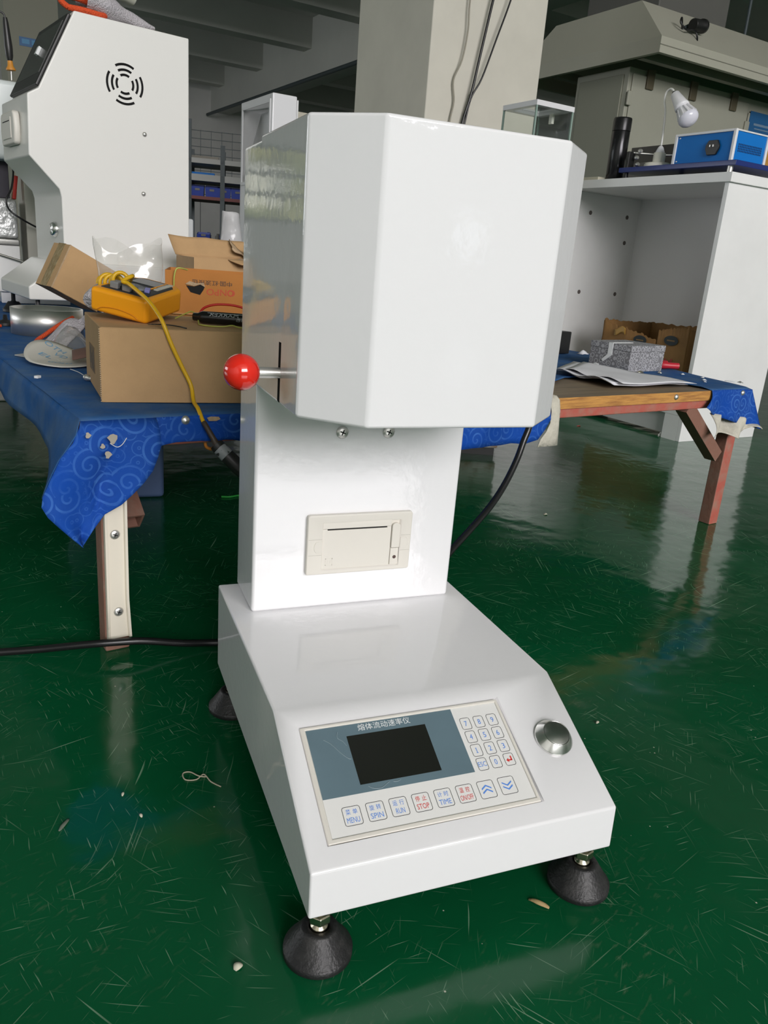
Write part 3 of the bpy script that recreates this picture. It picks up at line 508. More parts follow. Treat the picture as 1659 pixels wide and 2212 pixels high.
# ================================================================ the two low benches and their blue cloth
TB = FR((-.185, .712, 0), R(13.2)); TU = V((math.cos(R(13.2)), math.sin(R(13.2)), 0)); TV = V((-TU.y, TU.x, 0))
def tb(u, v, z): return TB @ V((u, v, z))
ZC = .4155
def bench(label, v0, v1, detail):
    t = thing('workbench', label, 'workbench', tb(.95, (v0 + v1) / 2, 0), R(13.2))
    b = MB(TB); x0, x1, z0, z1 = 0, 1.86 + (.10 if not detail else 0), .386, .4125; x2 = 1.96
    vs = [(x0, v0, z0), (x1, v0, z0), (x2, v1, z0), (x0, v1, z0), (x0, v0, z1), (x1, v0, z1), (x2, v1, z1), (x0, v1, z1)]
    for f, m in (((3, 2, 1, 0), 0), ((4, 5, 6, 7), 0), ((0, 1, 5, 4), 1), ((1, 2, 6, 5), 1), ((2, 3, 7, 6), 1), ((3, 0, 4, 7), 1)): b.add([vs[i] for i in f], [(0, 1, 2, 3)], m)
    b.build('bench_top', [WOOD, WOODE], t, weld=True)
    for a, c in (((.02, v0 + .006), (1.88, v0 + .046)), ((.02, v1 - .046), (1.88, v1 - .006)), ((.022, v0 + .046), (.062, v1 - .046)), ((1.84, v0 + .046), (1.88, v1 - .046))):
        MB(TB).box((*a, .3625), (*c, .386)).build('rail', OXIDE, t, bevel=.003)
    for i, (u, v) in enumerate(((.028 if detail else .30, v0 + .004), (1.813, v0 + .008), (.30 if detail else .50, v1 - .05), (1.813, v1 - .05))):
        b = MB(TB).prism([(u, v, 0), (u + .042, v, 0), (u + .042, v + .038, 0), (u, v + .038, 0)], (0, 0, .3625)); l = b.build('leg', [RUST, OXIDE], t, bevel=.003)
        for p in l.data.polygons: p.material_index = 1 if i % 2 and p.normal.y < -.9 else 0
        if i == 0 and detail:
            # cream cable trunking screwed to the front face of the leg, bent at its foot
            prof = [(.0, 0), (.0, -.008), (.003, -.008), (.0045, -.003), (.0315, -.003), (.033, -.008), (.036, -.008), (.036, 0)]
            def sect(z):
                k = max(0, (.10 - z) / .08); top = .004 + .002 * math.sin(z * 20); lo = .0 + .004 * (z < .11)
                return [(u + .004 + x + (.004 * k if x > .02 else 0) + .004 * (.3 - z) * -1, v - .001 + y - .001 + (.004 * min(1, k) if 0 < x < .01 and y < -.005 else 0), z) for x, y in prof]
            zs = [.300 - (.300 - .026) * i / 20 for i in range(21)]; vs = []; fs = []
            for z in zs: vs += sect(z)
            n = len(prof)
            for j in range(20):
                for q in range(n - 1): fs.append((j * n + q, j * n + q + 1, (j + 1) * n + q + 1, (j + 1) * n + q))
            tr = MB(TB).add(vs, fs).build('cable_trunking', CHAN, l, solid=.0016)
            for z, dx in ((.218, .0165), (.076, .0185)): screw('trunking_screw', l, TB @ V((u + .004 + dx, v - .0052, z)), -TV, .0085)
    def strut(p, q, w, m=RUST):
        p, q = V(p), V(q); d = (q - p); M = axes(tb(*p), TB.to_3x3() @ d, (0, 0, 1)); L = d.length; b = MB(M); h = w / 2
        o = [(-h, -h), (h, -h), (h, h), (-h, h)]; i = [(-h * .8, -h * .8), (h * .8, -h * .8), (h * .8, h * .8), (-h * .8, h * .8)]
        vs = [(0, *a) for a in o] + [(L, *a) for a in o] + [(0, *a) for a in i] + [(L * .97, *a) for a in i]; fs = []
        for k in range(4):
            n = (k + 1) % 4; fs += [(k, k + 4, n + 4, n), (k + 8, n + 8, n + 12, k + 12), (k, n, n + 8, k + 8)]
        fs += [(4, 5, 6, 7), (15, 14, 13, 12)]
        return b.add(vs, fs).build('brace', m, t)
    if not detail: return t
    strut((1.787, v0 + .026, .215), (1.600, v0 + .026, .368), .036)
    strut((.118, v0 + .140, .185), (.110, v0 + .33, .350), .044)
    return t
bench('low front workbench with red oxide legs and a bare plywood edge, under the blue cloth', 0.0, 1.20, True)
bench('low rear workbench behind the front one, carrying the tall white tester on the left', 1.215, 2.45, False)

def fcut(u):                                                  # where the cloth is torn away along the front
    P = [(0, 0), (1.035, 0), (1.062, .13), (1.10, .165), (1.24, .176), (1.335, .230), (1.48, .222), (1.58, .145), (1.655, .082), (1.676, 0), (3, 0)]
    for (a, b), (c, d) in zip(P, P[1:]):
        if a <= u <= c: return b + (d - b) * (u - a) / (c - a)
    return 0
us = sorted(set([i * .04 for i in range(46)] + [1.035, 1.05, 1.062, 1.335, 1.655, 1.668, 1.676, 1.83, 1.86])); nv = 40
cl = MB(TB); uvs = []
def cg(nu, nvv, fn, mi, flip=False):
    vs = []; fs = []
    for j in range(nvv + 1):
        for i in range(nu + 1):
            p, uv = fn(i, j); vs.append(p); uvs.append(uv)
    for j in range(nvv):
        for i in range(nu):
            q = (j * (nu + 1) + i, j * (nu + 1) + i + 1, (j + 1) * (nu + 1) + i + 1, (j + 1) * (nu + 1) + i); fs.append(q[::-1] if flip else q)
    cl.add(vs, fs, mi, True)
def topf(i, j):
    u = us[i]; a = fcut(u); t = (j / nv) ** 1.35; v = a + (2.5 - a) * t; z = ZC + .0012 * noise.noise((u * 7, v * 7, 0))
    if a > .01: z += .006 * max(0, 1 - j / 3) * (0.6 + .6 * noise.noise((u * 11, 3, 0)))
    if u > 1.75: u = u + (u - 1.75) / .11 * min(.115, .30 * v)
    e = max(0, .012 - (v if a < .01 else 1)) * .25; z -= e
    return (u, v - (.003 if j == 0 and a < .01 else 0), z), (u, v)
cg(len(us) - 1, nv, topf, 1)
def lerp_pts(P, x):
    for (a, b), (c, d) in zip(P, P[1:]):
        if a <= x <= c: return b + (d - b) * (x - a) / (c - a)
    return P[-1][1] if x > P[-1][0] else P[0][1]
HB = [(.12, .370), (.16, .374), (.27, .366), (.5, .345), (.78, .316), (.96, .315), (1.013, .322), (1.039, .369)]
def hang(i, j):
    u = .12 + (1.039 - .12) * i / 60; zb = lerp_pts(HB, u) + .004 * noise.noise((u * 22, 0, 1)); s = j / 7; z = ZC - .002 + (zb - ZC) * s
    return (u, -.0035 - .006 * s * (1 + math.sin(u * 19)) - .004 * s * noise.noise((u * 9, 0, 5)), z), (u, -(ZC - z))
cg(60, 7, hang, 0, True)
FLl = [(0, .4135), (-.004, .405), (-.018, .385), (-.037, .364), (-.055, .332), (-.068, .307), (-.071, .292), (-.063, .275), (-.047, .256), (-.030, .237), (-.015, .221)]
FLr = [(.12, .4135), (.12, .395), (.12, .372), (.113, .352), (.104, .332), (.088, .313), (.070, .297), (.050, .281), (.028, .262), (.006, .243), (-.013, .221)]
def flap(i, j):
    a, b = FLl[j], FLr[j]; s = i / 14; u = a[0] + (b[0] - a[0]) * s; z = a[1] + (b[1] - a[1]) * s; d = max(0, ZC - z)
    fold = .020 * math.exp(-((u - .040 + d * .12) / .011) ** 2) * min(1, max(0, d - .03) * 14)
    return (u, -.004 - .020 * min(1, d * 40) - d * .10 * (1 - s * .5) - .008 * math.sin(s * 7 + 1) * min(1, d * 8) + fold * 1.3, z), (u - .9 * 0, -d)
cg(14, 10, flap, 0, True)
LB = [(0, .305), (.04, .325), (.09, .337), (.30, .347), (.62, .352), (1.4, .35), (2.5, .35)]
def left(i, j):
    v = 2.5 * (i / 40) ** 1.8; zb = lerp_pts(LB, v); s = j / 6; z = ZC - .002 + (zb - ZC) * s
    w = max(0, 1 - v / .13); uu = -.003 - .012 * s - .006 * s * math.sin(v * 16)
    uu = uu if j else .002
    z = z if j else ZC + .0004
    return (uu * (1 - w) + w * lerp_pts([(-.4155, 0), (-.405, -.004), (-.385, -.018), (-.364, -.037), (-.332, -.055), (-.305, -.068)], -z) , v - (.004 + .020 * min(1, (ZC - z) * 40) + .10 * (ZC - z)) * w, z), (-(ZC - z), v)
cg(40, 6, left, 1)
RFt = [(1.668, .4145), (1.70, .4145), (1.76, .4145), (1.81, .4140), (1.845, .412), (1.866, .4105)]
RFb = [(1.640, .370), (1.665, .353), (1.72, .338), (1.784, .323), (1.86, .308), (1.930, .294)]
def rflap(i, j):
    k = i / 20 * 5; q = min(4, int(k)); f = k - q; s = j / 8
    a = V(RFt[q]).lerp(V(RFt[q + 1]), f); b = V(RFb[q]).lerp(V(RFb[q + 1]), f); p = a.lerp(b, s)
    p.x -= .012 * math.sin(s * math.pi) * (1 - i / 20) * -1
    return (p.x, -.004 - .012 * s - .006 * s * math.sin(i * .75), p.y), (p.x, -(ZC - p.y))
cg(20, 8, rflap, 0, True)
def rend(i, j):
    v = i / 20 * 2.5; s = j / 6; w = max(0, 1 - v / .12)
    return (1.866 + min(.115, .30 * v) + .012 * s + w * .052 * s, v - .004 - .012 * s * w, .4115 - (.085 + .032 * w) * s), (1.95 + .1 * s, v)
cg(20, 6, rend, 0, True)
cl.uv = uvs
clo = tag(cl.build('tablecloth', [CLOTH, CLOTHT], None, solid=.0012, origin=tuple(tb(.95, 1.2, ZC))), 'dusty blue damask cloth covering the benches, torn away at the bare plywood edge', 'tablecloth')
b = MB(TB)
def bk(i, j):                                                 # the turned-back strip showing the pale backing
    P = [(1.030, 1.060, .04, .4185), (1.036, 1.062, .0, .4185), (1.037, 1.066, -.009, .410), (1.040, 1.069, -.012, .385), (1.041, 1.069, -.013, .358), (1.030, 1.070, -.014, .338), (1.012, 1.070, -.016, .322), (1.004, 1.070, -.017, .304)]
    a = P[j]; s = i / 6; return (a[0] + (a[1] - a[0]) * s, a[2] + .003 * noise.noise((s * 4, j * .7, 0)), a[3] + .003 * noise.noise((s * 6, j, 9)))
b.grid(6, 7, lambda u, v: bk(round(u * 6), round(v * 7)), flip=True); b.build('turned_strip', BACKING, clo, solid=.0015)
b = MB(TB)
def bk2(u, v):
    x = 1.682 + .215 * u; zt = .352 - .030 * u; zb = .286 + .012 * math.sin(u * 9) + .010 * u
    z = zt + (zb - zt) * v; return wob((x + .006 * math.sin(v * 3), .0 - .030 * v - .012 * math.sin(u * 11 + v * 3), z), .007, 18)
b.grid(22, 10, bk2, flip=True); b.build('crumpled_backing', BACKING, clo, solid=.0015)
def tack(u, z, dv=-.006):
    M = axes(tb(u, dv, z), TU, (0, 0, 1), -TV); MB(M).lathe([(.0078, 0), (.0076, .0015), (.0055, .0042), (.0001, .0055)], 20).build('tack', STEEL, clo)
tack(.170, .4065, -.0045); tack(1.517, .4005, -.0005); tack(1.815, .4035, -.0065)
def hole(pts, name, m):
    MB(TB).prism([(u, -.0075, z) for u, z in pts], (0, -.0012, 0)).build(name, m, clo)
hole([(.207, .4095), (.214, .4115), (.228, .4105), (.231, .4065), (.224, .4035), (.210, .404)], 'worn_hole', CARDE)
for k, (u, z, r) in enumerate(((.040, .390, .007), (.031, .366, .005), (.003, .398, .004), (.024, .380, .0035))):
    pts = [(u + r * math.cos(a) * (1 + .4 * math.sin(3 * a + k)), -.0345 - (.4155 - z) * .12, z + r * 1.2 * math.sin(a)) for a in [2 * math.pi * i / 9 for i in range(9)]]
    MB(TB).prism(pts, (0, -.0003, 0)).build('frayed_hole', mat('frayed_grey', (.40, .36, .30), .9), clo)
MB(TB).tube([(.035, -.040, .384), (.045, -.042, .378), (.053, -.043, .382), (.060, -.043, .392)], .0006, 5, smooth=4).build('loose_thread', PWHITE, clo)

# ================================================================ on the front bench, left half
ZS = .4172
bx = thing('cardboard_box', 'plain brown cardboard box at the bench corner, under the yellow multimeter', 'box', (.07, .99, ZS))
MB().prism([(-.145, .848, ZS), (.285, .851, ZS), (.270, 1.133, ZS), (-.164, 1.130, ZS)], (0, 0, .5445 - ZS)).build('box_body', CARD, bx, bevel=.002)
b = MB().prism([(-.1465, .846, ZS), (-.137, .8445, ZS), (.285, .8445, ZS), (.285, .848, ZS), (-.137, .848, ZS), (-.1465, .8485, ZS)], (0, 0, .1262)); b.build('front_panel', CARD, bx, bevel=.0008)
b = MB()
for i in range(34):
    z = ZS + .001 + i * .0037; b.box((-.1478, .8450 + .0012 * (i % 2), z), (-.1462, .8478 + .0012 * (i % 2), z + .0016))
tag(b.build('corrugated_edge', mat('corrugated_pale', (.46, .34, .22), .9), bx), kind='stuff')
BLM = FR((-.145, .848, 0), R(3.85)); b = MB(BLM).box((-.0008, .107, .448), (.0002, .197, .496)); b.build('shipping_mark', mat('box_mark', (.20, .13, .065), .8), bx)
for y0, y1, z0, z1 in ((.122, .128, .453, .490), (.147, .153, .453, .482), (.172, .178, .460, .490)): MB(BLM).box((-.0012, y0, z0), (-.0006, y1, z1)).build('mark_stroke', PBLACK, bx)
MB().box((.195, .8437, ZS), (.20, .8446, .5434)).build('crease', mat('card_crease', (.30, .195, .10), .9), bx)
# yellow multimeter
MM = Matrix(((.600526, -.798825, .035309, -.0630), (.787572, .583280, -.198785, .9290), (.138199, .147184, .979407, .5425), (0, 0, 0, 1))) @ Matrix.Diagonal((.593, 1.035, .90, 1))
mt = thing('multimeter', 'yellow and charcoal multimeter lying on the brown box with its lead coiled on it', 'multimeter', (-.06, 1.05, .5445))
b = MB(MM).prism([(0, .006, 0), (.006, 0, 0), (.215, .004, 0), (.248, .022, 0), (.248, .093, 0), (.215, .111, 0), (.006, .115, 0), (0, .109, 0)], (0, 0, .048)); b.build('holster', YEL, mt, bevel=.013, seg=5)
b = MB(MM).prism([(.026, .013, .046), (.195, .015, .046), (.226, .030, .046), (.226, .085, .046), (.195, .100, .046), (.026, .102, .046)], (0, 0, .004)); mf = b.build('face_plate', SLATEP, mt, bevel=.002)
MB(MM).box((.150, .026, .0498), (.212, .089, .0512)).build('display', mat('meter_lcd', (.05, .055, .06), .2), mf, bevel=.001)
MB(MM).box((.120, .022, .0498), (.216, .030, .0518)).build('white_stripe', mat('stripe_beige', (.62, .6, .52), .5), mf)
MB(MM).box((.120, .034, .0498), (.212, .037, .0515)).build('orange_stripe', YEL, mf)
MB(MM @ Matrix.Translation((.095, .058, .049))).lathe([(.022, 0), (.021, .004), (.012, .007), (.0001, .0072)], 28).build('dial', mat('dial_grey', (.16, .17, .18), .5), mf)
MB(MM @ Matrix.Translation((.085, .030, .050)) @ Matrix.Rotation(R(15), 4, 'Z')).box((-.015, -.005, 0), (.017, .005, .006)).build('violet_button', mat('violet_plastic', (.26, .27, .62), .45), mf, bevel=.001)
for i in range(2): MB(MM @ Matrix.Translation((.045 + .0 * i, .040 + .022 * i, .049))).lathe([(.008, 0), (.008, .006), (.005, .007), (.005, .012), (.0001, .012)], 16).build('plug', BLACKP, mf)
for i in range(2): MB(MM).box((.028, .045 + .024 * i, .050), (.060, .061 + .024 * i, .064)).build('lead_clip', mat('clip_grey', (.22, .23, .24), .4), mf, bevel=.002)
MB(MM).tube([(-.0005, .018, .006), (-.0012, .030, .013), (-.0012, .058, .0165), (-.0012, .086, .013), (-.0005, .098, .006)], .0011, 8, smooth=5).build('thumb_notch', mat('crease_shade_yellow', (.66, .24, .006), .5), mt)  # the crease's shade drawn as a thin darker yellow arc
# its lead: coil, drop over the box edge, sleeve, cuff, handle
ld = thing('test_probe', 'yellow test lead coiled on the multimeter, hanging over the bench edge to a black probe', 'probe', (.0, .84, .5))
coil = []
ax0, ax1 = V((-.128, 1.06, .606)), V((-.100, .985, .619)); d = (ax1 - ax0).normalized(); e1 = d.cross(V((0, 0, 1))).normalized(); e2 = e1.cross(d)
for i in range(76):
    t = i / 75; a = t * 2 * math.pi * 4.6; r = .0125 + .003 * math.sin(t * 7); coil.append(ax0.lerp(ax1, t) + (e1 * math.cos(a) + e2 * math.sin(a)) * r + V((0, 0, -.002)))
tail = [V(p) for p in ((-.082, .965, .626), (-.100, .955, .616), (-.091, .948, .6125), (-.075, .915, .600), (-.062, .888, .588), (-.051, .862, .572), (-.043, .840, .556), (-.030, .834, .521), (-.013, .833, .484), (.002, .828, .452), (.004, .808, .427), (.006, .772, .4215), (.010, .748, .407), (.013, .738, .400))]
b = MB().tube(coil + catmull(tail, 5), .0036, 9); b.build('cable', YELC, ld)
b = MB().tube([(.0115, .742, .4035), (.014, .736, .399), (.025, .729, .379), (.0295, .725, .3705), (.0315, .724, .367)], [.0047, .0047, .0050, .0062, .0085], 14); b.build('strain_sleeve', SLEEVE, ld)
p0, p1, p2, p3 = V((.0300, .7245, .3695)), V((.0345, .7215, .3640)), V((.0465, .715, .352)), V((.112, .682, .287))
MB().tube([p0, p1], [.0118, .0124], 18).build('collar', BLACKP, ld); MB().tube([p1, p2], [.0120, .0128], 18).build('printed_band', GREYL, ld)
MB().tube([p2, p2.lerp(p3, .25), p2.lerp(p3, .6), p3], [.0125, .0135, .0125, .0105], 18).build('handle', BLACKP, ld)
# marker, wires
pm = [V((.036, .985, .5555)), V((.32, .795 + .06, .5585))]; dm = (pm[1] - pm[0]).normalized()
mk = thing('marker_pen', 'black marker pen with silver printing lying on the brown box', 'marker', (.10, .94, .5445))
MM2 = axes(pm[0] + V((0, 0, .0012)), dm, V((0, 0, 1)).cross(dm), None); MZ = MM2 @ Matrix.Rotation(R(90), 4, 'Y')
MB(MZ).lathe([(.0065, -.008), (.0078, -.006), (.0078, .002), (.0112, .008), (.0118, .012), (.0118, .15), (.0095, .158), (.0001, .16)], 22).build('barrel', BLACKG, mk)
def onbarrel(name, s, m, ang, x0, x1, h):
    b = MB(MM2); v, f = TXT[s]
    vs = []
    for x, y in v: a = R(ang) - y * h / .0120; vs.append((x0 + (x1 - x0) * (.5 - x), -.0121 * math.sin(a), .0121 * math.cos(a)))
    return b.add(vs, f).build(name, m, mk)
onbarrel('print_line', 'MARKER', mat('silver_print', (.45, .48, .5), .5), 52, .026, .082, .0075); onbarrel('print_line', '黑色', mat('silver_print', (.45, .48, .5), .5), 88, .078, .096, .007)
b = MB(MM2); b.grid(20, 2, lambda u, v: (.022 + .10 * u, -.01205 * math.sin(R(34 + 6 * v)), .01205 * math.cos(R(34 + 6 * v)))); b.build('print_stripe', mat('silver_print', (.45, .48, .5), .5), mk)
b = MB().tube([(.0, 1.03, .548), (.021, 1.02, .560), (.030, 1.015, .5635), (.0375, .998, .558), (.036, .968, .548), (.034, .945, .5465), (.047, .925, .5462), (.072, .914, .547), (.089, .910, .5500), (.104, .900, .5475), (.15, .90, .547), (.22, .93, .547)], .0014, 7, smooth=5)
tag(b.build('wire', WIREY), 'thin yellow-green wire looping round the end of the black marker', 'wire')
b = MB().tube([(.040, 1.035, .547), (.048, 1.04, .558), (.060, 1.05, .570), (.088, 1.055, .577), (.129, 1.05, .575), (.18, 1.04, .558), (.22, 1.03, .548)], .0025, 8, smooth=5)
tag(b.build('wire', WIRER), 'red wire arching over the brown box behind the marker', 'wire')
b = MB().tube([(-.062, .905, .547), (-.054, .885, .549), (-.030, .895, .548), (-.012, .885, .547), (.0, .868, .546)], .0011, 7, smooth=5)
tag(b.build('wire', CABLE), 'short black wire lying beside the multimeter on the brown box', 'wire')
# orange carton with upside-down print
OF = FR((.02, 1.385, ZS), R(-9))
oc = thing('carton', 'orange-brown open carton with upside-down red print and a torn hole, behind the multimeter', 'carton', OF @ V((.2, .12, 0)), R(-9))
b = MB(OF)
for a, c in (((0, 0, .112), (.42, .003, .210)), ((0, .237, .112), (.42, .24, .210)), ((0, .003, .112), (.003, .237, .210)), ((.417, .003, .112), (.42, .237, .210))): b.box(a, c)
b.build('carton_wall', CARDO, oc)
MB(OF).box((.004, .004, .0), (.416, .236, .114)).build('carton_lower', mat('cardboard_orange_lower', (.34, .15, .035), .8, var=.1), oc, bevel=.001)
MB(OF).box((-.001, -.0015, .111), (.421, .003, .1135)).build('fold_edge', mat('card_fold', (.50, .27, .10), .8), oc)
M = OF @ axes((0, -.0006, 0), (-1, 0, 0), (0, 0, -1), (0, -1, 0))
b = MB(M); b.text('中国·红波按钮', Matrix.Translation((-.108, -.1865, 0)), .092, .0115); b.build('black_print', PBLACK, oc)
b = MB(M); b.text('ONPO', Matrix.Translation((-.128, -.166, 0)), .066, .0145); ring(b, -.158, -.1735, -.1435, -.1585, .0025, .0001, .0072, 0, 6); b.build('red_print', mat('carton_red', (.50, .06, .02), .6), oc)
b = MB(M); b.text('M', Matrix.Translation((-.055, -.098, 0)), .014, .017); b.build('red_print', mat('carton_red', (.50, .06, .02), .6), oc)
b = MB(OF).prism([(x, -.0012, z) for x, z in ((.048, .178), (.058, .163), (.080, .158), (.088, .170), (.091, .178), (.080, .181), (.066, .176))], (0, .0015, 0)); b.build('torn_hole', DARK, oc)
b = MB(OF).prism([(x, -.0025, z) for x, z in ((.046, .181), (.066, .177), (.080, .182), (.092, .176), (.088, .186), (.072, .184), (.056, .188))], (0, .001, 0)); b.build('torn_lip', CARDE, oc)
b = MB().tube([OF @ V(p) for p in ((.020, -.004, .17), (.021, -.007, .195), (.026, -.007, .213), (.036, -.002, .2155), (.05, .02, .212))], .0018, 7, smooth=5)
tag(b.build('wire', WIREY), 'yellow-green wire hooked over the rim of the orange carton', 'wire')
# open brown carton behind with torn flaps
QF = FR((.15, 1.83, ZS), R(4))
qc = thing('carton', 'open brown carton with ragged torn flaps behind the orange one', 'carton', QF @ V((.2, .2, 0)), R(4))
b = MB(QF)
for a, c in (((0, 0, 0), (.50, .004, .235)), ((0, .256, 0), (.50, .26, .235)), ((0, .004, 0), (.004, .256, .235)), ((.496, .004, 0), (.50, .256, .235))): b.box(a, c)
b.build('carton_wall', CARD, qc)
def sheet(name, P, Q, par, m, n=12, amp=.004, thick=.003, rag=0):
    b = MB(QF)
    def fn(u, v):
        p = V(P[0]).lerp(V(P[1]), u).lerp(V(P[3]).lerp(V(P[2]), u), v)
        if rag and v > .98: p += (V(P[3]) - V(P[0])) * (rag * noise.noise((u * 14, 3, 0)))
        return wob(p, amp, 12)
    b.grid(n, 6, fn); return b.build(name, m, par, solid=thick)
sheet('back_flap', [(0, .26, .235), (.42, .26, .235), (.33, .285, .285), (-.02, .285, .295)], 0, qc, CARD, rag=.05)
sheet('front_flap', [(.10, .0, .235), (.50, 0, .235), (.50, -.05, .21), (.13, -.04, .225)], 0, qc, CARD, rag=.12)
sheet('side_flap', [(.205, .02, .24), (.50, .02, .24), (.50, .10, .302), (.245, .08, .268)], 0, qc, mat('cardboard_pale', (.38, .25, .145), .85), rag=.1)
for i, (x, y, z, s) in enumerate(((.19, .24, .268, .045), (.23, .20, .258, .05), (.27, .18, .250, .045), (.20, .03, .262, .03))):
    b = MB(QF).grid(8, 3, lambda u, v: wob((x + s * 1.2 * (u - .3), y + .03 * v, z + .02 * v - .03 * u), .012, 40, i)); b.build('torn_scrap', CARDE, qc, solid=.003)
# taped box leaning on the steel ring
LM = Matrix(((.824778, -.371903, .425944, -.2300), (.337332, .928166, .157212, 1.5080), (-.453814, .014020, .890986, .5665), (0, 0, 0, 1)))
lb = thing('cardboard_box', 'small tape-sealed brown box tilted on its corner, leaning over the steel ring', 'box', LM @ V((.06, .05, 0)))
MB(LM).box((0, 0, 0), (.125, .098, .111)).build('box_body', CARD, lb, bevel=.0015)
MB(LM).box((-.0006, .026, -.0004), (.0, .066, .1114)).build('tape_strip', TAPE, lb); MB(LM).box((-.0006, .026, .111), (.06, .066, .1116)).build('tape_strip', TAPE, lb)
MB(LM).box((-.0004, -.0004, -.0006), (.1254, .098, .0)).build('dark_base', mat('card_dark_mottle', (.05, .033, .02), .8, col2=(.2, .13, .07), vs=60), lb)  # near-black underside with lighter brown mottling
MB(LM).box((.0, -.0012, .0), (.003, .0, .111)).build('flap_edge', CARDE, lb)
# clear bag, gloves
def bag(u, v):
    a = 2 * math.pi * u; w = .058 + .014 * v; x = -.064 + w * math.cos(a); y = 1.27 + .030 * math.sin(a) * (1 - .25 * v); z = ZS + .012 + .250 * v + (.010 * math.sin(a * 2 + 1) + .006 * math.sin(a * 5)) * (v > .9)
    return wob((x, y, z), .012 * v + .003, 14)
b = MB().grid(40, 16, bag); b.add([bag(i / 40, 0) for i in range(40)], [tuple(range(40))]); tag(b.build('plastic_bag', BAG), 'clear plastic bag standing open behind the yellow multimeter', 'bag')
def blob(name, label, cat, pts, rad, m, n=14, amp=.006, par=None, flat=1.0, group=None):
    b = MB(); p = catmull([V(q) for q in pts], 4); k = len(p); rr = [rad[min(len(rad) - 1, int(i * (len(rad) - 1) / (k - 1)))] + (rad[min(len(rad) - 1, int(i * (len(rad) - 1) / (k - 1)) + 1)] - rad[min(len(rad) - 1, int(i * (len(rad) - 1) / (k - 1)))]) * ((i * (len(rad) - 1) / (k - 1)) % 1) for i in range(k)]
    b.tube(p, rr, n); zm = sum(q.z for q in p) / k
    b.v = [wob((q.x, q.y, zm + (q.z - zm) * flat), amp, 30) for q in b.v]
    o = b.build(name, m, par)
    return tag(o, label, cat, group) if label else o
blob('work_glove', 'soiled white knit glove lying on the brown box behind the left end of the multimeter', 'glove', [(.0, 1.112, .558), (-.05, 1.108, .566), (-.10, 1.10, .572), (-.138, 1.095, .577), (-.158, 1.085, .570)], [.010, .016, .022, .026, .012], GLOVE)
# steel ring
b = MB(Matrix.Translation((-.250, 1.868, ZS)))
b.lathe([(.090, 0), (.0950, .0), (.0950, .070), (.090, .070), (.090, 0)], 64, cap=False); tag(b.build('steel_ring', STEELB), 'wide band ring of bright rolled steel on the blue cloth, under the tilted box', 'ring')
# orange-cuffed glove, bubble bag, sanding disc, steel blade
gl = thing('work_glove', 'white knit glove with orange cuff lying beside the steel ring', 'glove', (-.20, 1.60, ZS))
def gsheet(P, n1, n2, hgt, m, name, k=0):
    def fn(u, v):
        p = V(P[0]).lerp(V(P[1]), u).lerp(V(P[3]).lerp(V(P[2]), u), v); bul = math.sin(math.pi * min(1, max(0, u))) * math.sin(math.pi * v)
        return wob((p.x, p.y, p.z + hgt * bul), .006, 18, k)
    b = MB().grid(n1, n2, fn); return b.build(name, m, gl, solid=.006)
gsheet([(-.262, 1.585, .423), (-.205, 1.50, .424), (-.150, 1.56, .475), (-.175, 1.68, .478)], 14, 14, .03, GLOVE, 'palm')
b = MB().tube([wob(p, .004, 20) for p in ((-.266, 1.53, .4225), (-.271, 1.585, .428), (-.250, 1.62, .443), (-.215, 1.66, .466), (-.185, 1.69, .480))], .0055, 9, smooth=4); b.build('orange_cuff', ORANGE, gl)
blob('finger', None, None, [(-.16, 1.58, .475), (-.150, 1.56, .485), (-.146, 1.53, .478)], [.016, .015, .009], GLOVE, par=gl)
b = MB().grid(26, 18, lambda u, v: (lambda x, y: (x, y, ZS + .004 + .058 * math.sin(math.pi * min(1, u * .98)) ** .7 * math.sin(math.pi * v) ** .7 + .006 * noise.noise((x * 60, y * 60, 2)) * math.sin(math.pi * v)))(-.235 + .085 * u, 1.40 + .13 * v + .02 * u))
tag(b.build('bubble_wrap', BAG), 'crumpled clear bubble wrap between the orange-cuffed glove and the brown box', 'wrap')
sd = thing('sanding_disc', 'curled sanding disc with pale blue lettering on its back, beside the brown box', 'disc', (-.20, 1.29, ZS))
def disc(u, v):
    a = 2 * math.pi * u; r = .075 * v; x, y = r * math.cos(a), r * math.sin(a); return (-.213 + x, 1.305 + y * 1.25, ZS + .004 + 5.0 * max(0, y * .8 - x * .5 + .01) ** 2 + .004 * max(0, -x / .06))
MB().grid(32, 8, disc).build('disc_sheet', mat('sanding_back', (.62, .61, .55), .8), sd, solid=.0016)
MB().grid(8, 6, lambda u, v: (-.190 + .055 * u, 1.235 + .11 * v - .03 * u, ZS + .016 + .014 * u + .012 * math.sin(v * 3) + .004 * u)).build('grit_side', mat('grit_brown', (.17, .095, .075), .9), sd, solid=.0016)
for s, x, y, w, h, rz in (('OTH', -.225, 1.370, .046, .018, -30), ('VD', -.214, 1.335, .030, .018, -30), ('EL', -.243, 1.315, .030, .018, -30), ('GOLD', -.215, 1.260, .050, .016, -20)):
    A = MB(Matrix.Translation((x, y, 0)) @ Matrix.Rotation(R(rz), 4, 'Z')); A.text(s, Matrix(), w, h)
    for q in A.v: xx = q.x + .213; yy = (q.y - 1.305) / 1.25; q.z = ZS + .006 + 5.0 * max(0, yy * .8 - xx * .5 + .01) ** 2 + .004 * max(0, -xx / .06)
    A.build('blue_letters', mat('letter_blue', (.22, .45, .66), .7), sd)
b = MB().prism([(-.312, 1.395, ZS), (-.268, 1.345, ZS), (-.248, 1.362, ZS), (-.262, 1.42, ZS), (-.290, 1.425, ZS)], (0, 0, .003)); tag(b.build('steel_offcut', STEELB, bevel=.0006), 'thin pointed steel offcut beside the sanding disc', 'scrap metal')
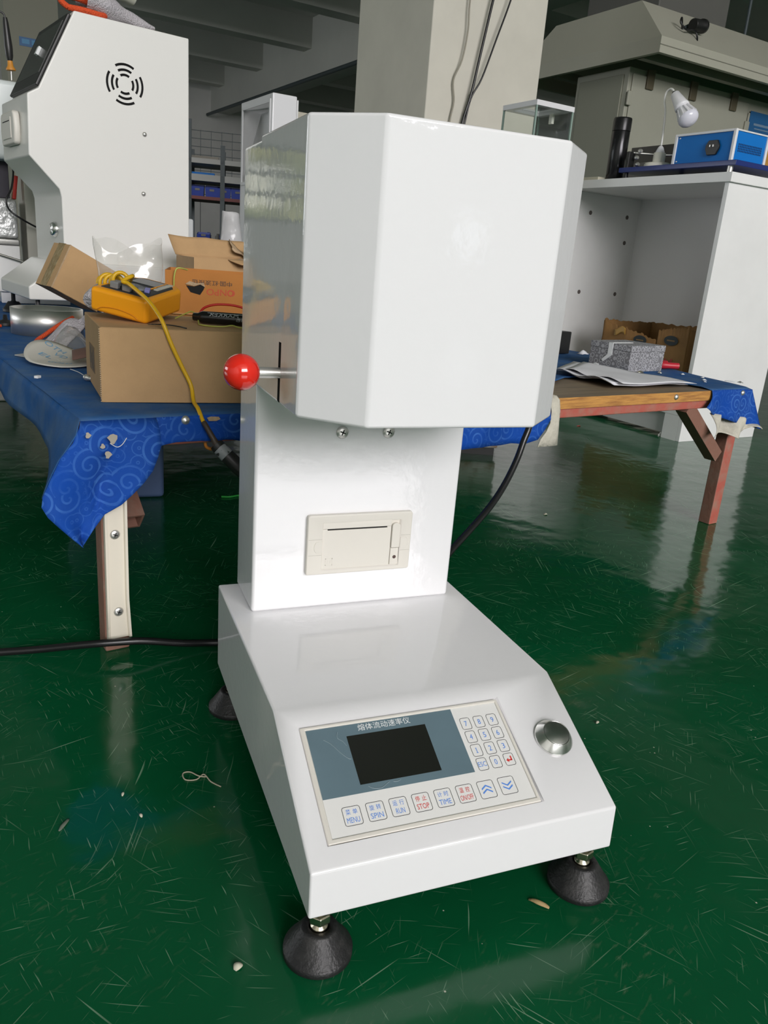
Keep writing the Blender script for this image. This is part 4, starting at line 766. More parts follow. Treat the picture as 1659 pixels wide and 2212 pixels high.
b = MB(FR((-.163, 1.062, ZS + .0065), R(-60)) @ Matrix.Rotation(R(90), 4, 'Y')).lathe([(.0062, -.008), (.0062, .000), (.0042, .0005), (.0042, .012), (.0035, .0125)], 16); tag(b.build('steel_bolt', STEEL), 'small bright bolt on the cloth against the left side of the brown box', 'bolt')
b = MB().tube([(-.195, 1.20, ZS + .002), (-.178, 1.16, ZS + .0015), (-.165, 1.10, ZS + .001), (-.160, 1.075, ZS + .002)], .0008, 5, smooth=4); tag(b.build('thread', PWHITE), 'white thread trailing from the sanding disc to the bolt', 'thread')
for k, (x, y, lab) in enumerate(((-.345, 2.02, 'white metal chip on the cloth left of the steel ring'), (-.255, 1.09, 'tiny white flake on the cloth fold above the bench corner'), (-.205, 1.76, 'silver chip on the cloth in front of the steel ring'))):
    b = MB(FR((x, y, ZS), k)).box((-.006, -.004, 0), (.006, .004, .005)); tag(b.build('metal_chip', STEEL if k != 1 else PWHITE, bevel=.0008), lab, 'chip')

# ================================================================ on the front bench, right half
gx = V((.997, .07, 0)); GM = FR((1.345, 1.500, ZS), R(-73) + R(90) * 0)
GM = axes((1.382, 1.381, ZS), (.816, .578, 0), (-.29, .957, 0), (0, 0, 1)); GM = FR((1.382, 1.381, ZS), math.atan2(.127, .179) - R(22))
gb = thing('gift_box', 'small box covered in grey scroll-patterned paper with a white ribbon, on the bench right', 'box', GM @ V((.09, .08, 0)))
GA = math.degrees(math.atan2(1.518 - 1.381, 1.341 - 1.382)); GM = FR((1.382, 1.381, ZS), R(GA - 90))
MB(GM).box((0, 0, 0), (.178, .150, .060)).build('box_base', GIFT, gb, bevel=.001)
MB(GM).box((-.001, -.001, .0605), (.179, .151, .079)).build('box_lid', GIFT, gb, bevel=.001)
b = MB(GM).box((-.0025, .066, .045), (-.001, .082, .0800)); b.box((-.0025, .066, .079), (.10, .082, .0803)); b.build('ribbon', PWHITE, gb)
b = MB(GM).prism([(-.0032, .060, .046), (-.0032, .074, .050), (-.0032, .100, .026), (-.0032, .093, .020)], (-.0015, 0, 0)); b.build('ribbon_tail', PWHITE, gb)
b = MB(GM).prism([(-.0032, .106, .010), (-.0032, .118, .012), (-.0032, .122, .002), (-.0032, .108, .001)], (-.012, 0, 0)); b.build('ribbon_end', PWHITE, gb)
P4 = [(1.075, 1.300), (1.108, 1.084), (1.390, 1.128), (1.290, 1.520)]
for k in range(4):
    def fn(u, v, k=k):
        p = V((*P4[0], 0)).lerp(V((*P4[1], 0)), u).lerp(V((*P4[3], 0)).lerp(V((*P4[2], 0)), u), v)
        e = (1 - v) ** 3 * .010 * math.sin(u * 5 + 1) ** 2
        p += V((.006 * k * math.cos(k * 2.1), .006 * k * math.sin(k * 1.3), 0)); return (p.x, p.y, ZS + .0025 + .0022 * k + e + .004 * noise.noise((p.x * 8, p.y * 8, 0)) + .003)
    b = MB().grid(14, 14, fn); o = b.build('paper_sheet', PAPER, solid=.0005)
    tag(o, ['lowest creased white paper sheet of the pile in front of the scroll-patterned box', 'second creased white sheet from the bottom of the paper pile', 'creased white sheet second from the top of the paper pile', 'topmost creased white paper sheet of the pile on the bench right'][k], 'paper', 'loose paper sheets on the bench')
pl = thing('pliers', 'red-handled pliers on the blue cloth behind the scroll-patterned box', 'pliers', (1.62, 1.56, ZS))
for s in (-1, 1):
    b = MB().tube([(1.53, 1.640, ZS + .011), (1.55, 1.57 + .012 * s, ZS + .012), (1.585, 1.505 + .024 * s, ZS + .013), (1.64, 1.485 + .028 * s, ZS + .0135)], [.006, .009, .012, .010], 10, smooth=5); b.build('handle', mat('plier_red', (.50, .02, .035), .4), pl)
MB().tube([(1.53, 1.640, ZS + .0125), (1.52, 1.67, ZS + .0125), (1.505, 1.71, ZS + .009)], [.012, .010, .004], 10).build('jaws', STEELB, pl)
for k, (x, y, l, w, h, lab, m) in enumerate(((1.427, 1.379, .022, .006, .005, 'brass-tipped screw on the cloth in front of the scroll-patterned box', ZINC), (1.501, 1.378, .016, .006, .006, 'bright steel pin on the cloth right of the scroll-patterned box', STEEL), (1.525, 1.820, .024, .018, .014, 'crumpled white scrap at the far right edge of the bench', PAPER),
        (1.575, 1.36, .010, .006, .003, 'white paint flake nearest the red pliers', PWHITE), (1.60, 1.30, .012, .004, .002, 'thin white sliver in the middle of the right bench corner', PWHITE), (1.56, 1.25, .008, .006, .003, 'small white flake right of the paper pile', PWHITE), (1.645, 1.235, .030, .003, .002, 'long white sliver near the right end of the blue cloth', PWHITE), (1.665, 1.215, .010, .008, .004, 'round silver stud near the right front corner of the cloth', STEEL), (1.53, 1.215, .009, .004, .002, 'white flake beside the torn edge of the cloth', PWHITE))):
    b = MB(FR((x, y, ZS + .001), k * .9)); b.grid(6, 4, lambda u, v: wob((l * (u - .5), w * (v - .5) * 2, h * math.sin(math.pi * u) * math.sin(math.pi * v)), w * .15, 90)); o = b.build('debris_flake' if m is PWHITE else 'small_part' if m is not PAPER else 'paper_scrap', m, solid=.0012); tag(o, lab, 'scrap')
b = MB(FR((1.462, 1.815, 0), R(13))).box((-.08, 0, ZC + .002), (.0, .04, .494)); tag(b.build('dark_block', BLACKP, bevel=.003), 'dark upright block on the bench beside the tester head', 'block')
# ================================================================ the tall white tester on the rear bench
LF = FR((-.304, 2.143, 0), R(15)); ZB = .4175
lt = thing('melt_flow_tester', 'taller white tester with round vent slots and black touch screen, standing on the left bench', 'testing machine', LF @ V((.28, .2, ZB)), R(15))
MB(LF).prism([(0, 0, .487), (0, 0, .527), (.105, 0, .605), (.56, 0, .605), (.56, 0, .487)], (0, .40, 0)).build('base_housing', mat('white_tester_paint', (.78, .775, .74), .25), lt, bevel=.005, seg=3)
prof = [(.118, .60), (.118, .795), (.112, .818), (.03, .903), (.035, 1.071), (.067, 1.090), (.178, 1.311), (.532, 1.309), (.532, .60)]
hs = MB(LF).prism([(x, .03, z) for x, z in prof], (0, .34, 0)).build('housing', mat('white_tester_paint', (.78, .775, .74), .25), lt, bevel=.004, seg=3)
cu = MB(LF)
for q in range(4):
    for r in (.026, .040, .055):
        n = 9; sp = R(62 if r > .03 else 70) / 2 * (1 if r > .03 else .9); vs = []
        for i in range(n + 1):
            a = R(90 * q) - sp + 2 * sp * i / n
            for rr in (r - .0035, r + .0035): vs.append((.323 + rr * math.cos(a), 1.142 + rr * math.sin(a)))
        p = [(x, .02, z) for x, z in vs[0::2]] + [(x, .02, z) for x, z in vs[1::2][::-1]]; cu.prism(p, (0, .016, 0), 1)
cut(hs, cu)
for p in hs.data.polygons: p.use_smooth = True
hs.modifiers.new('wn', 'WEIGHTED_NORMAL')
for x, z in ((.382, 1.009), (.375, .831)): MB(LF @ axes((x, .0302, z), (1, 0, 0), (0, 0, 1), (0, -1, 0))).lathe([(.0075, 0), (.007, .003), (.0035, .0055), (.0001, .006)], 16).build('side_screw', STEEL, lt)
sd_ = V((.178 - .067, 0, 1.311 - 1.090)); sl = sd_.length; SF = LF @ axes((.067, .37, 1.090), (0, -1, 0), tuple(sd_), tuple(V((0, -1, 0)).cross(sd_)))
ts = MB(SF).box((.006, .004, .0), (.334, sl - .014, .011)).build('touch_screen', BLACKP, lt, bevel=.003)
MB(SF).box((.030, .045, .0105), (.312, sl - .035, .0118)).build('screen_glass', mat('screen_glass_dark', (.03, .032, .03), .25), ts)
MB(SF).box((.165, .120, .0119), (.185, .145, .020)).build('white_tab', PWHITE, ts)
PFx = LF @ axes((.0325, .03, 0), (0, -1, 0), (0, 0, 1), (-1, 0, 0))
b = MB(PFx @ Matrix.Translation((0, 0, 0)))
pw = [(-.265, .948), (-.255, .938), (-.105, .938), (-.095, .948), (-.088, .985), (-.095, 1.022), (-.105, 1.032), (-.255, 1.032), (-.265, 1.022), (-.272, .985)]
pp = MB(PFx).prism([(x, z, 0) for x, z in pw], (0, 0, .020)).build('printer_frame', CREAM, lt, bevel=.006, seg=3)
MB(PFx).box((-.235, .955, .019), (-.125, 1.015, .0225)).build('printer_door', CREAM, pp, bevel=.001); MB(PFx).box((-.225, 1.003, .0222), (-.135, 1.0055, .0229)).build('paper_slot', DARK, pp)
MB(LF @ axes((.118, .03 + .17, .70), (0, 1, 0), (0, 0, 1), (-1, 0, 0)) @ Matrix.Translation((-.085, 0, 0))).lathe([(.024, 0), (.024, .004), (.017, .016), (.0155, .0155), (.015, .0165), (.0001, .0167)], 32).build('push_button', ALU, lt)
for x, y in ((.03, .03), (.03, .37), (.53, .03), (.53, .37)): MB(LF @ Matrix.Translation((x, y, ZB))).lathe([(.036, 0), (.036, .009), (.034, .010), (.018, .034), (.010, .034), (.009, .036), (.007, .037), (.007, .0705)], 24).build('foot', RUBBER, lt)
# on top of it: glove with orange cuff, white tube
tg = thing('work_glove', 'grey knit glove with thick orange cuff lying on top of the tall white tester', 'glove', LF @ V((.30, .12, 1.311)))
def LP(*p): return LF @ V(p)
b = MB().tube([LP(*p) for p in ((.168, .05, 1.320), (.21, .035, 1.318), (.262, .045, 1.318), (.282, .075, 1.33), (.262, .10, 1.352), (.21, .105, 1.362), (.165, .09, 1.355), (.150, .06, 1.335), (.168, .05, 1.320))], .0085, 10, smooth=5); b.build('orange_cuff', ORANGE, tg)
def gp(u, v):
    a = 2 * math.pi * v; x = .215 + .23 * u; w = (.062 - .045 * u) ; h = (.044 - .036 * u); return wob(LP(x, .075 + .03 * u + w * math.cos(a), 1.312 + h + h * math.sin(a) + .004), .006, 24)
MB().grid(18, 18, gp).build('palm', GLOVE, tg)
b = MB(LF).tube([(.23, .10, 1.428), (.40, .17, 1.418)], .023, 20); o = tag(b.build('plastic_tube', mat('tube_cream', (.5, .5, .43), .4)), 'short cream plastic tube lying on top of the tall white tester', 'tube')
# ================================================================ further back on the left
ZZ = .4172
KF = FR((-.30, 2.85, 0), R(9))
ii = thing('instrument_case', 'second white instrument at the left edge, behind the tall tester', 'instrument', KF @ V((-.1, .1, ZZ)), R(9))
MB(KF).box((-.135, 0, .930), (.06, .30, 1.195)).build('instrument_head', mat('white_pale_paint', (.70, .75, .74), .35), ii, bevel=.02, seg=4)
MB(KF).box((-.022, .06, .42), (.10, .29, .935)).build('instrument_column', mat('column_cream', (.52, .51, .44), .5), ii, bevel=.004)
MB(KF).box((-.13, .02, ZZ), (.12, .31, .46)).build('instrument_base', WHITE, ii, bevel=.004)
MB(KF).box((.004, .056, .855), (.012, .061, .885)).build('slot', DARK, ii)
b = MB().tube([KF @ V(p) for p in ((-.045, .02, 1.198), (-.0445, .02, 1.232))], .0022, 8)
si = thing('soldering_iron', 'black soldering iron with orange collar standing upright on the second white instrument', 'tool', KF @ V((-.045, .02, 1.196)))
b.build('tip_rod', STEEL, si); SIM = KF @ Matrix.Translation((-.045, .02, 1.23)) @ Matrix.Rotation(R(-3), 4, 'Y')
MB(SIM).lathe([(.016, 0), (.0165, .004), (.010, .014), (.0085, .030)], 20).build('collar', mat('collar_orange', (.60, .25, .03), .5), si)
MB(SIM).lathe([(.0085, .030), (.0125, .045), (.0140, .075), (.0120, .11), (.0095, .15), (.007, .165)], 20).build('handle', BLACKP, si)
MB(SIM).tube([(0, 0, .163), (-.004, 0, .176), (-.02, 0, .180), (-.05, 0, .165), (-.10, 0, .15)], .003, 8, smooth=4).build('cord', CABLE, si)
for k, (x, w, h, m, lab) in enumerate(((-.112, .044, .128, mat('folder_black', (.03, .025, .04), .5), 'black folder standing at the left edge under the second white instrument'), (-.060, .013, .085, WIRER, 'red handled tool leaning under the second white instrument'))):
    b = MB(KF @ Matrix.Translation((x, .10, .801)) @ Matrix.Rotation(R(8 * k), 4, 'Y')).box((0, 0, 0), (w, .05, h)); tag(b.build('folder' if k == 0 else 'red_tool', m, bevel=.002), lab, 'folder' if k == 0 else 'tool')
b = MB(KF).box((-.14, .02, .655), (-.055, .27, .795)); tag(b.build('wrapped_box', SILVER, bevel=.012, seg=3), 'long box in shiny bubble wrap at the left edge under the second instrument', 'box')
b = MB(KF).box((-.14, .0, .632), (-.055, .28, .6545)); tag(b.build('metal_tray', mat('tray_grey', (.30, .30, .28), .3, .6), bevel=.004), 'grey metal tray under the bubble-wrapped box', 'tray')
b = MB(KF).box((-.14, .005, .4605), (-.055, .26, .631)); tag(b.build('foam_block', FOAM, bevel=.004), 'white foam block under the grey metal tray', 'block')
b = MB(KF).tube([(-.14, -.006, .600), (-.11, -.008, .592), (-.08, -.010, .584), (-.05, -.012, .576)], .004, 8, smooth=3); tag(b.build('threaded_rod', mat('rod_grey', (.25, .25, .22), .4, .8)), 'thin grey threaded rod lying across the white foam block', 'rod')
b = MB().tube([KF @ V(p) for p in ((-.065, .04, .93), (-.062, .0, .89), (-.075, -.02, .83), (-.095, -.03, .79), (-.085, -.03, .755), (-.04, -.03, .725), (.02, .02, .70), (.06, .05, .69))], .0034, 8, smooth=5)
tag(b.build('cable', CABLE), 'thin black cable hanging in front of the bubble-wrapped box', 'cable')
b = MB(FR((-.37, 2.05, ZZ), R(10))).lathe([(.028, 0), (.028, .006), (.026, .010), (.007, .016), (.0055, .030), (.0001, .031)], 24); tag(b.build('leveling_foot', RUBBER), 'spare black levelling foot beside the tall tester at the left', 'foot')
b = MB().tube([(-.46, 1.93, ZZ + .008), (-.40, 1.945, ZZ + .008), (-.375, 1.955, ZZ + .007)], [.010, .009, .004], 12); tag(b.build('screwdriver', mat('driver_orange', (.62, .06, .01), .4)), 'orange-handled screwdriver at the left edge of the bench', 'tool')
b = MB().tube([(-.48, 2.02, ZZ + .003), (-.365, 2.03, ZZ + .003)], .003, 8); tag(b.build('steel_rod', STEEL), 'thin bright rod lying behind the orange screwdriver', 'rod')
b = MB(FR((-.43, 3.03, 0), R(0))).box((-.10, 0, .0), (0, .30, .15)); tag(b.build('storage_box', mat('box_white_grey', (.55, .55, .53), .5), bevel=.01), 'low white box on the floor at the far left, beyond the bench', 'box')
# white cabinet with a window, milky bag, white carton behind the tester head
CF = FR((.759, 3.516, 0), R(9)); wc = thing('display_cabinet', 'tall white cabinet with a recessed side opening, behind the tester head', 'cabinet', CF @ V((.06, .2, 0)), R(9))
b = MB(CF)
cab = b.box((-.0, 0, 0), (.128, .43, 1.405)).build('cabinet_body', WHITE, wc, bevel=.006)
cut(cab, MB(CF).box((-.03, .035, 1.02), (.10, .395, 1.365)))
for p in cab.data.polygons: p.use_smooth = True
cab.modifiers.new('wn', 'WEIGHTED_NORMAL')
ring_ = MB(CF)
for a, c in (((-.004, .022, 1.005), (.0, .035, 1.38)), ((-.004, .395, 1.005), (.0, .408, 1.38)), ((-.004, .035, 1.365), (.0, .395, 1.38)), ((-.004, .035, 1.005), (.0, .395, 1.02))): MB(CF).box(a, c).build('window_trim', WHITE, wc)
MB(CF @ axes((.06, .0355, 1.30), (1, 0, 0), (0, 0, 1), (0, 1, 0))).lathe([(.012, 0), (.010, .006), (.004, .008), (.0001, .008)], 14).build('grommet', BLACKP, wc)
MB(CF).box((.129, .005, .0), (.138, .425, 1.39)).build('side_panel', mat('cab_side_panel', (.70, .71, .70), .3), wc, bevel=.002)
b = MB(FR((.93, 3.72, 0), R(9))).box((0, 0, 0), (.25, .3, 1.37)); tag(b.build('storage_box', mat('beige_board', (.50, .47, .38), .7), bevel=.003), 'beige board box behind the white cabinet, its top showing over the tester head', 'box')
def mb_(u, v):
    a = 2 * math.pi * u; return wob((.40 + (.05 - .015 * v) * math.cos(a), 2.62 + .03 * math.sin(a), ZZ + .008 + .385 * v), .015, 9)
b = MB().grid(24, 12, mb_); tag(b.build('plastic_bag', WBAG), 'milky white plastic bag standing behind the open carton', 'bag')
b = MB(FR((.15, 2.75, 0), R(9))).box((-.02, 0, ZZ), (.135, .12, .782)); tag(b.build('carton', mat('white_carton', (.55, .57, .57), .6), bevel=.008), 'white carton standing behind the open brown carton, right of the tall tester', 'carton')
blob('foil_bundle', 'crumpled silver foil bundle behind the open carton', 'foil', [(.30, 2.50, ZZ + .07), (.33, 2.50, ZZ + .14), (.37, 2.49, ZZ + .20), (.43, 2.48, ZZ + .225)], [.05, .055, .05, .03], SILVER, 16, .02)
# ================================================================ storage rack against the back
RF = FR((.55, 7.95, 0), R(-11)); rk = thing('storage_rack', 'dark steel storage rack with blue bins far behind the tall tester', 'rack', RF @ V((1.0, .3, 0)), R(-11))
ORD = ['first', 'second', 'third', 'fourth', 'fifth', 'sixth', 'seventh']
def rp(name, a, c, m, bv=0): return MB(RF).box(a, c).build(name, m, rk, bevel=bv)
for x in (.42, .74, 1.7):
    for y in (0, .55): rp('post', (x - .022, y, 0), (x + .022, y + .04, 1.83 if (x < .5 and y == 0) else 1.62), RACKP)
for z, t, m in ((1.49, .045, RACKS), (1.345, .06, RACKS), (1.145, .03, RACKR), (.72, .035, RACKP), (.35, .03, RACKP)): rp('shelf', (-.2, .0, z - t), (1.75, .58, z), m)
rp('blue_sheet', (.44, .10, 1.3455), (.66, .3, 1.37), BLUEP)
for z, xs in ((1.1455, (.28, .44, .58, .70, .83, .96, 1.1)), (.7205, (.50, .72, .96))):
    for k, x in enumerate(xs):
        bn = MB(RF); w, d, h = .115, .20, .115 if z > .9 else .09
        o = [(x, .02, z), (x + w, .02, z), (x + w, .02 + d, z), (x, .02 + d, z)]
        vs = o + [(x - .006, .01, z + h * .75), (x + w + .006, .01, z + h * .75), (x + w + .006, .03 + d, z + h), (x - .006, .03 + d, z + h)]
        bn.add(vs, [(3, 2, 1, 0), (0, 1, 5, 4), (1, 2, 6, 5), (2, 3, 7, 6), (3, 0, 4, 7)])
        ob = thing('parts_bin', 'blue plastic parts bin, %s from the left on the %s shelf of the far rack' % (ORD[k], 'middle' if z > .9 else 'lower'), 'bin', RF @ V((x + w / 2, .12, z)), R(-11), 'blue bins on the middle rack shelf' if z > .9 else 'blue bins on the lower rack shelf')
        bn.build('bin_shell', BIN, ob, solid=.004); MB(RF).box((x + .035, .006, z + .05), (x + .08, .012, z + .07)).build('bin_label', mat('label_dull', (.20, .19, .18), .7), ob)
random.seed(3)
for k in range(6):
    x = .50 + .095 * k; h = .07 + .05 * random.random(); b = MB(RF @ Matrix.Translation((x, .40, .7206))).lathe([(.026, 0), (.028, .01), (.028, h * .7), (.014, h * .85), (.014, h), (.0001, h)], 14)
    tag(b.build('bottle', mat('bottle_grey%d' % (k % 3), ((.22, .22, .2), (.06, .08, .18), (.30, .29, .27))[k % 3], .4)), 'small dull container, %s from the left at the back of the lower rack shelf' % ORD[k], 'bottle', 'containers on the lower rack shelf')
b = MB(RF)
tag(MB(RF).box((.40, .05, 1.4905), (.70, .45, 1.515)).build('flat_carton', mat('dull_board', (.30, .28, .24), .8)), 'flat board on the top shelf of the far rack', 'board')
MGF = FR((.6, 9.6, 0), R(-11)); wm = thing('wire_mesh_panel', 'thin wire mesh panel standing behind the storage rack', 'mesh panel', MGF @ V((.9, 0, 0)), R(-11))
for i in range(9): MB(MGF).box((0, -.004, 1.25 + .085 * i), (2.2, .004, 1.257 + .085 * i)).build('wire', RACKP, wm)
for i in range(19): MB(MGF).box((.12 * i, -.003, 0 if i % 6 == 0 else 1.25), (.12 * i + .006, .003, 1.94)).build('wire', RACKP, wm)
# ================================================================ in front of and on the pillar
def pil(x, z, d=.012): return PM @ V((x, -d, z))
for k, (pts, r, m, lab) in enumerate(((((.215, 2.35), (.20, 2.0), (.205, 1.86), (.185, 1.72), (.150, 1.62), (.165, 1.52), (.150, 1.42), (.145, 1.25)), .0045, WIREB, 'thin grey-beige cable hanging in a wavy line down the pillar'), (((.40, 2.35), (.34, 2.03), (.29, 1.75), (.26, 1.58), (.225, 1.42), (.20, 1.25)), .0075, CABLE, 'thick black cable running straight down the pillar'), (((.53, 2.35), (.45, 2.055), (.38, 1.85), (.31, 1.65), (.262, 1.55), (.235, 1.42), (.21, 1.25)), .005, CABLE, 'thinner black cable slanting across the pillar from the right'))):
    b = MB().tube([pil(x, z, .03 + .01 * k - .012 * (i > 3)) for i, (x, z) in enumerate(pts)], r, 8, smooth=5); tag(b.build('cable', m), lab, 'cable')
GF = FR((1.83, 2.877, 0), R(9)); gs = thing('side_table', 'tall white stand carrying the glass case in front of the pillar', 'stand', GF @ V((.11, .12, 0)), R(9))
MB(GF).box((-.03, -.03, 0), (.27, .29, 1.02)).build('stand_body', LAM, gs, bevel=.004); MB(GF).box((-.04, -.04, 1.021), (.28, .30, 1.045)).build('stand_top', LAM, gs, bevel=.003)
gc = thing('glass_case', 'small clear glass case with a white lid in front of the pillar', 'case', GF @ V((.11, .12, 1.0455)), R(9))
w, d, z0, z1 = .225, .245, 1.0465, 1.408
for a, c in (((0, 0, z0), (w, .004, z1)), ((0, d - .004, z0), (w, d, z1)), ((0, .004, z0), (.004, d - .004, z1)), ((w - .004, .004, z0), (w, d - .004, z1))): MB(GF).box(a, c).build('glass_wall', GLASS, gc)
for x in (0, w - .006):
    for y in (0, d - .006): MB(GF).box((x - .0008, y - .0008, z0), (x + .0068, y + .0068, z1)).build('glass_edge', GEDGE, gc)
b = MB(GF)
for a, c in (((-.002, -.002, z1), (w + .002, .03, z1 + .022)), ((-.002, d - .03, z1), (w + .002, d + .002, z1 + .022)), ((-.002, .03, z1), (.03, d - .03, z1 + .022)), ((w - .03, .03, z1), (w + .002, d - .03, z1 + .022))): b.box(a, c)
b.box((.03, .03, z1 + .012), (w - .03, d - .03, z1 + .016), 1); b.build('lid', [WHITE, GLASS], gc)
MB(GF).box((.185, .10, z1 - .045), (.20, .125, z1 - .0005)).build('inner_latch', LAMPC, gc, bevel=.003)
MB(GF).box((.05, .10, z0), (.19, .22, z0 + .16)).build('inner_block', LAM, gc, bevel=.004)
# ================================================================ oven and exhaust hood
OF2 = FR((3.501, 4.53, 0), R(9)); ov = thing('drying_oven', 'large beige industrial oven with latches, behind the white cabinet on the right', 'oven', OF2 @ V((.9, .25, 0)), R(9))
MB(OF2).box((0, 0, .0), (1.90, .52, 2.085)).build('oven_body', OVEN, ov, bevel=.006)
for a, c in (((.03, -.014, .1), (1.30, -.001, 2.045)), ((1.32, -.014, .1), (1.86, -.001, 1.985))): MB(OF2).box(a, c).build('oven_door', OVEN, ov, bevel=.004)
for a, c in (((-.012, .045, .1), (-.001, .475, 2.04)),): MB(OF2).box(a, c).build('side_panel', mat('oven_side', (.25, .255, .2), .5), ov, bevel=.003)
for x in (.19, .645, 1.11): MB(OF2).box((x - .035, -.030, 1.965), (x + .035, -.014, 2.090)).build('latch', mat('latch_brown', (.10, .085, .05), .5), ov, bevel=.004)
MB(OF2).box((-.010, -.03, 1.84), (.03, -.014, 1.93)).build('hinge', OVEN, ov, bevel=.004); MB(OF2).box((1.28, -.03, 1.83), (1.33, -.014, 1.92)).build('hinge', OVEN, ov, bevel=.004)
MB(OF2).box((.06, -.016, 1.30), (.55, -.014, 1.50)).build('name_plate', mat('plate_dark', (.05, .05, .045), .5), ov)
ps = tag(MB(OF2).box((1.335, -.0175, 1.66), (1.85, -.0146, 2.0)).build('poster', POSTER), 'dark blue poster with pale lines on the oven door at the right edge', 'poster')
for x0, x1, z in ((1.395, 1.60, 1.905), (1.41, 1.60, 1.880)): MB(OF2).box((x0, -.0182, z), (x1, -.0176, z + (.016 if z > 1.9 else .008))).build('pale_line', mat('poster_pale', (.16, .24, .34), .6), ps)
for k in range(3): MB(OF2 @ axes((1.37 + .035 * k, -.0177, 1.735 + .004 * k), (1, 0, 0), (0, 0, 1), (0, -1, 0))).lathe([(.014, 0), (.014, .0006)], 14).build('round_picture', mat('picture_tone', (.22, .14, .13), .6), ps)
HK = 1.0926; HF = Matrix.Translation((3.397, 4.108, .689 * (1 - HK))) @ Matrix.Rotation(R(9), 4, 'Z') @ Matrix.Scale(HK, 4); hd = thing('exhaust_hood', 'grey-beige exhaust hood with sloping sides hanging over the oven', 'hood', HF @ V((1.1, .7, 1.96)), R(9))
hw, hdp, hz = 2.3, 1.32, 1.962
b = MB(HF); o = [(0, 0), (hw, 0), (hw, hdp), (0, hdp)]; t_ = .03; i_ = [(t_, t_), (hw - t_, t_), (hw - t_, hdp - t_), (t_, hdp - t_)]; s_ = [(.10, .30), (hw - .10, .30), (hw - .10, hdp - .25), (.10, hdp - .25)]
vs = [(x, y, hz) for x, y in o] + [(x, y, hz + .085) for x, y in o] + [(x, y, 2.305) for x, y in s_] + [(x, y, hz) for x, y in i_] + [(x, y, 2.04) for x, y in i_] + [(x, y, 2.28) for x, y in s_]
fs = []
for k in range(4):
    n = (k + 1) % 4; fs += [(k, n, n + 4, k + 4), (k + 4, n + 4, n + 8, k + 8), (n, k, k + 12, n + 12), (n + 12, k + 12, k + 16, n + 16), (n + 16, k + 16, k + 20, n + 20)]
fs += [(8, 9, 10, 11), (23, 22, 21, 20)]
b.add(vs, fs).build('hood_shell', HOOD, hd)
MB(HF).box((.0, -.003, hz + .040), (hw, -.0005, hz + .044)).build('seam', mat('seam_dark', (.2, .2, .16), .6), hd)
for y in (.18, .95): MB(HF).box((.06, y, hz + .005), (hw - .06, y + .05, hz + .05)).build('cross_bar', mat('hood_bar', (.25, .25, .2), .5), hd)
for x, y in ((.4, .45), (1.9, .45), (.4, .95), (1.9, .95)): MB(HF @ Matrix.Translation((x, y, 2.3053))).lathe([(.012, 0), (.012, 1.86)], 10).build('hanger_rod', RACKP, hd)
MB(HF).box((.3, .35, 2.306), (.95, 1.0, 2.50)).build("fan_box", mat("fan_box_dark", (.10, .10, .09), .6), hd, bevel=.01)
cm = thing('security_camera', 'small black camera with a dangling lead on the exhaust hood slope', 'camera', HF @ V((.37, .14, 2.17)))
CMF = HF @ Matrix.Translation((.375, .085, 2.185)) @ Matrix.Rotation(R(12), 4, 'Z') @ Matrix.Rotation(R(82), 4, 'Y')
MB(CMF).lathe([(.030, -.05), (.034, -.045), (.034, .05), (.040, .055), (.040, .075), (.030, .075), (.028, .06), (.0001, .06)], 22).build('camera_body', BLACKP, cm)
MB().tube([HF @ V(p) for p in ((.36, .13, 2.19), (.31, .14, 2.16), (.28, .15, 2.15))], .012, 10).build('bracket', RACKP, cm)
MB().tube([HF @ V(p) for p in ((.30, .13, 2.155), (.24, .09, 2.20), (.225, .08, 2.17), (.27, .07, 2.14), (.32, .07, 2.15), (.36, .07, 2.14), (.37, .06, 2.10), (.355, .06, 2.075))], .006, 8, smooth=4).build('lead', CABLE, cm)
hb = thing('hoist_hook', 'orange-red hoist block hanging below the dark ceiling right of the pillar', 'hoist', (4.02, 5.66, 2.66))
MB(Matrix.Translation((4.02, 5.66, 2.76))).lathe([(.0001, -.10), (.05, -.085), (.08, -.02), (.08, .06), (.04, .10), (.0001, .11)], 20).build('hoist_body', mat('hoist_red', (.42, .05, .02), .5), hb)
MB().tube([(4.02, 5.66, 2.86), (4.02, 5.66, CZT)], .012, 8).build('chain', RACKP, hb)
# ================================================================ the white cabinet on the right and what it carries
KC = FR((2.359, 2.161, 0), R(9)); kb = thing('open_cabinet', 'white laminate cabinet, open at the side, on the floor at the right', 'cabinet', KC @ V((.26, .48, 0)), R(9))
cwid, cdep, ctop = .965, .535, 1.0965
MB(KC).box((0, .0, 0), (cdep, .022, ctop)).build('side_panel', LAM, kb, bevel=.0015); MB(KC).box((0, cwid - .022, 0), (cdep, cwid, ctop)).build('side_panel', LAM, kb, bevel=.0015)
MB(KC).box((cdep - .018, .022, .10), (cdep, cwid - .022, ctop)).build('back_panel', LAMB, kb); MB(KC).box((.0, .022, .115), (cdep - .018, cwid - .022, .140)).build('cabinet_floor', LAM, kb, bevel=.001)
MB(KC).box((-.012, -.014, ctop), (cdep + .01, cwid + .012, 1.1345)).build('cabinet_top', LAM, kb, bevel=.0015)
MB(KC).box((.028, .105, .018), (.046, cwid - .022, .1145)).build('kick_board', mat('kick_grey', (.58, .58, .57), .45), kb); MB(KC).box((.0, .0225, .0), (.046, .104, .1145)).build('kick_block', LAM, kb)
MB(KC @ Matrix.Translation((.025, .125, 0))).lathe([(.014, 0), (.014, .006), (.007, .010), (.007, .0175)], 16).build('cabinet_foot', STEEL, kb)
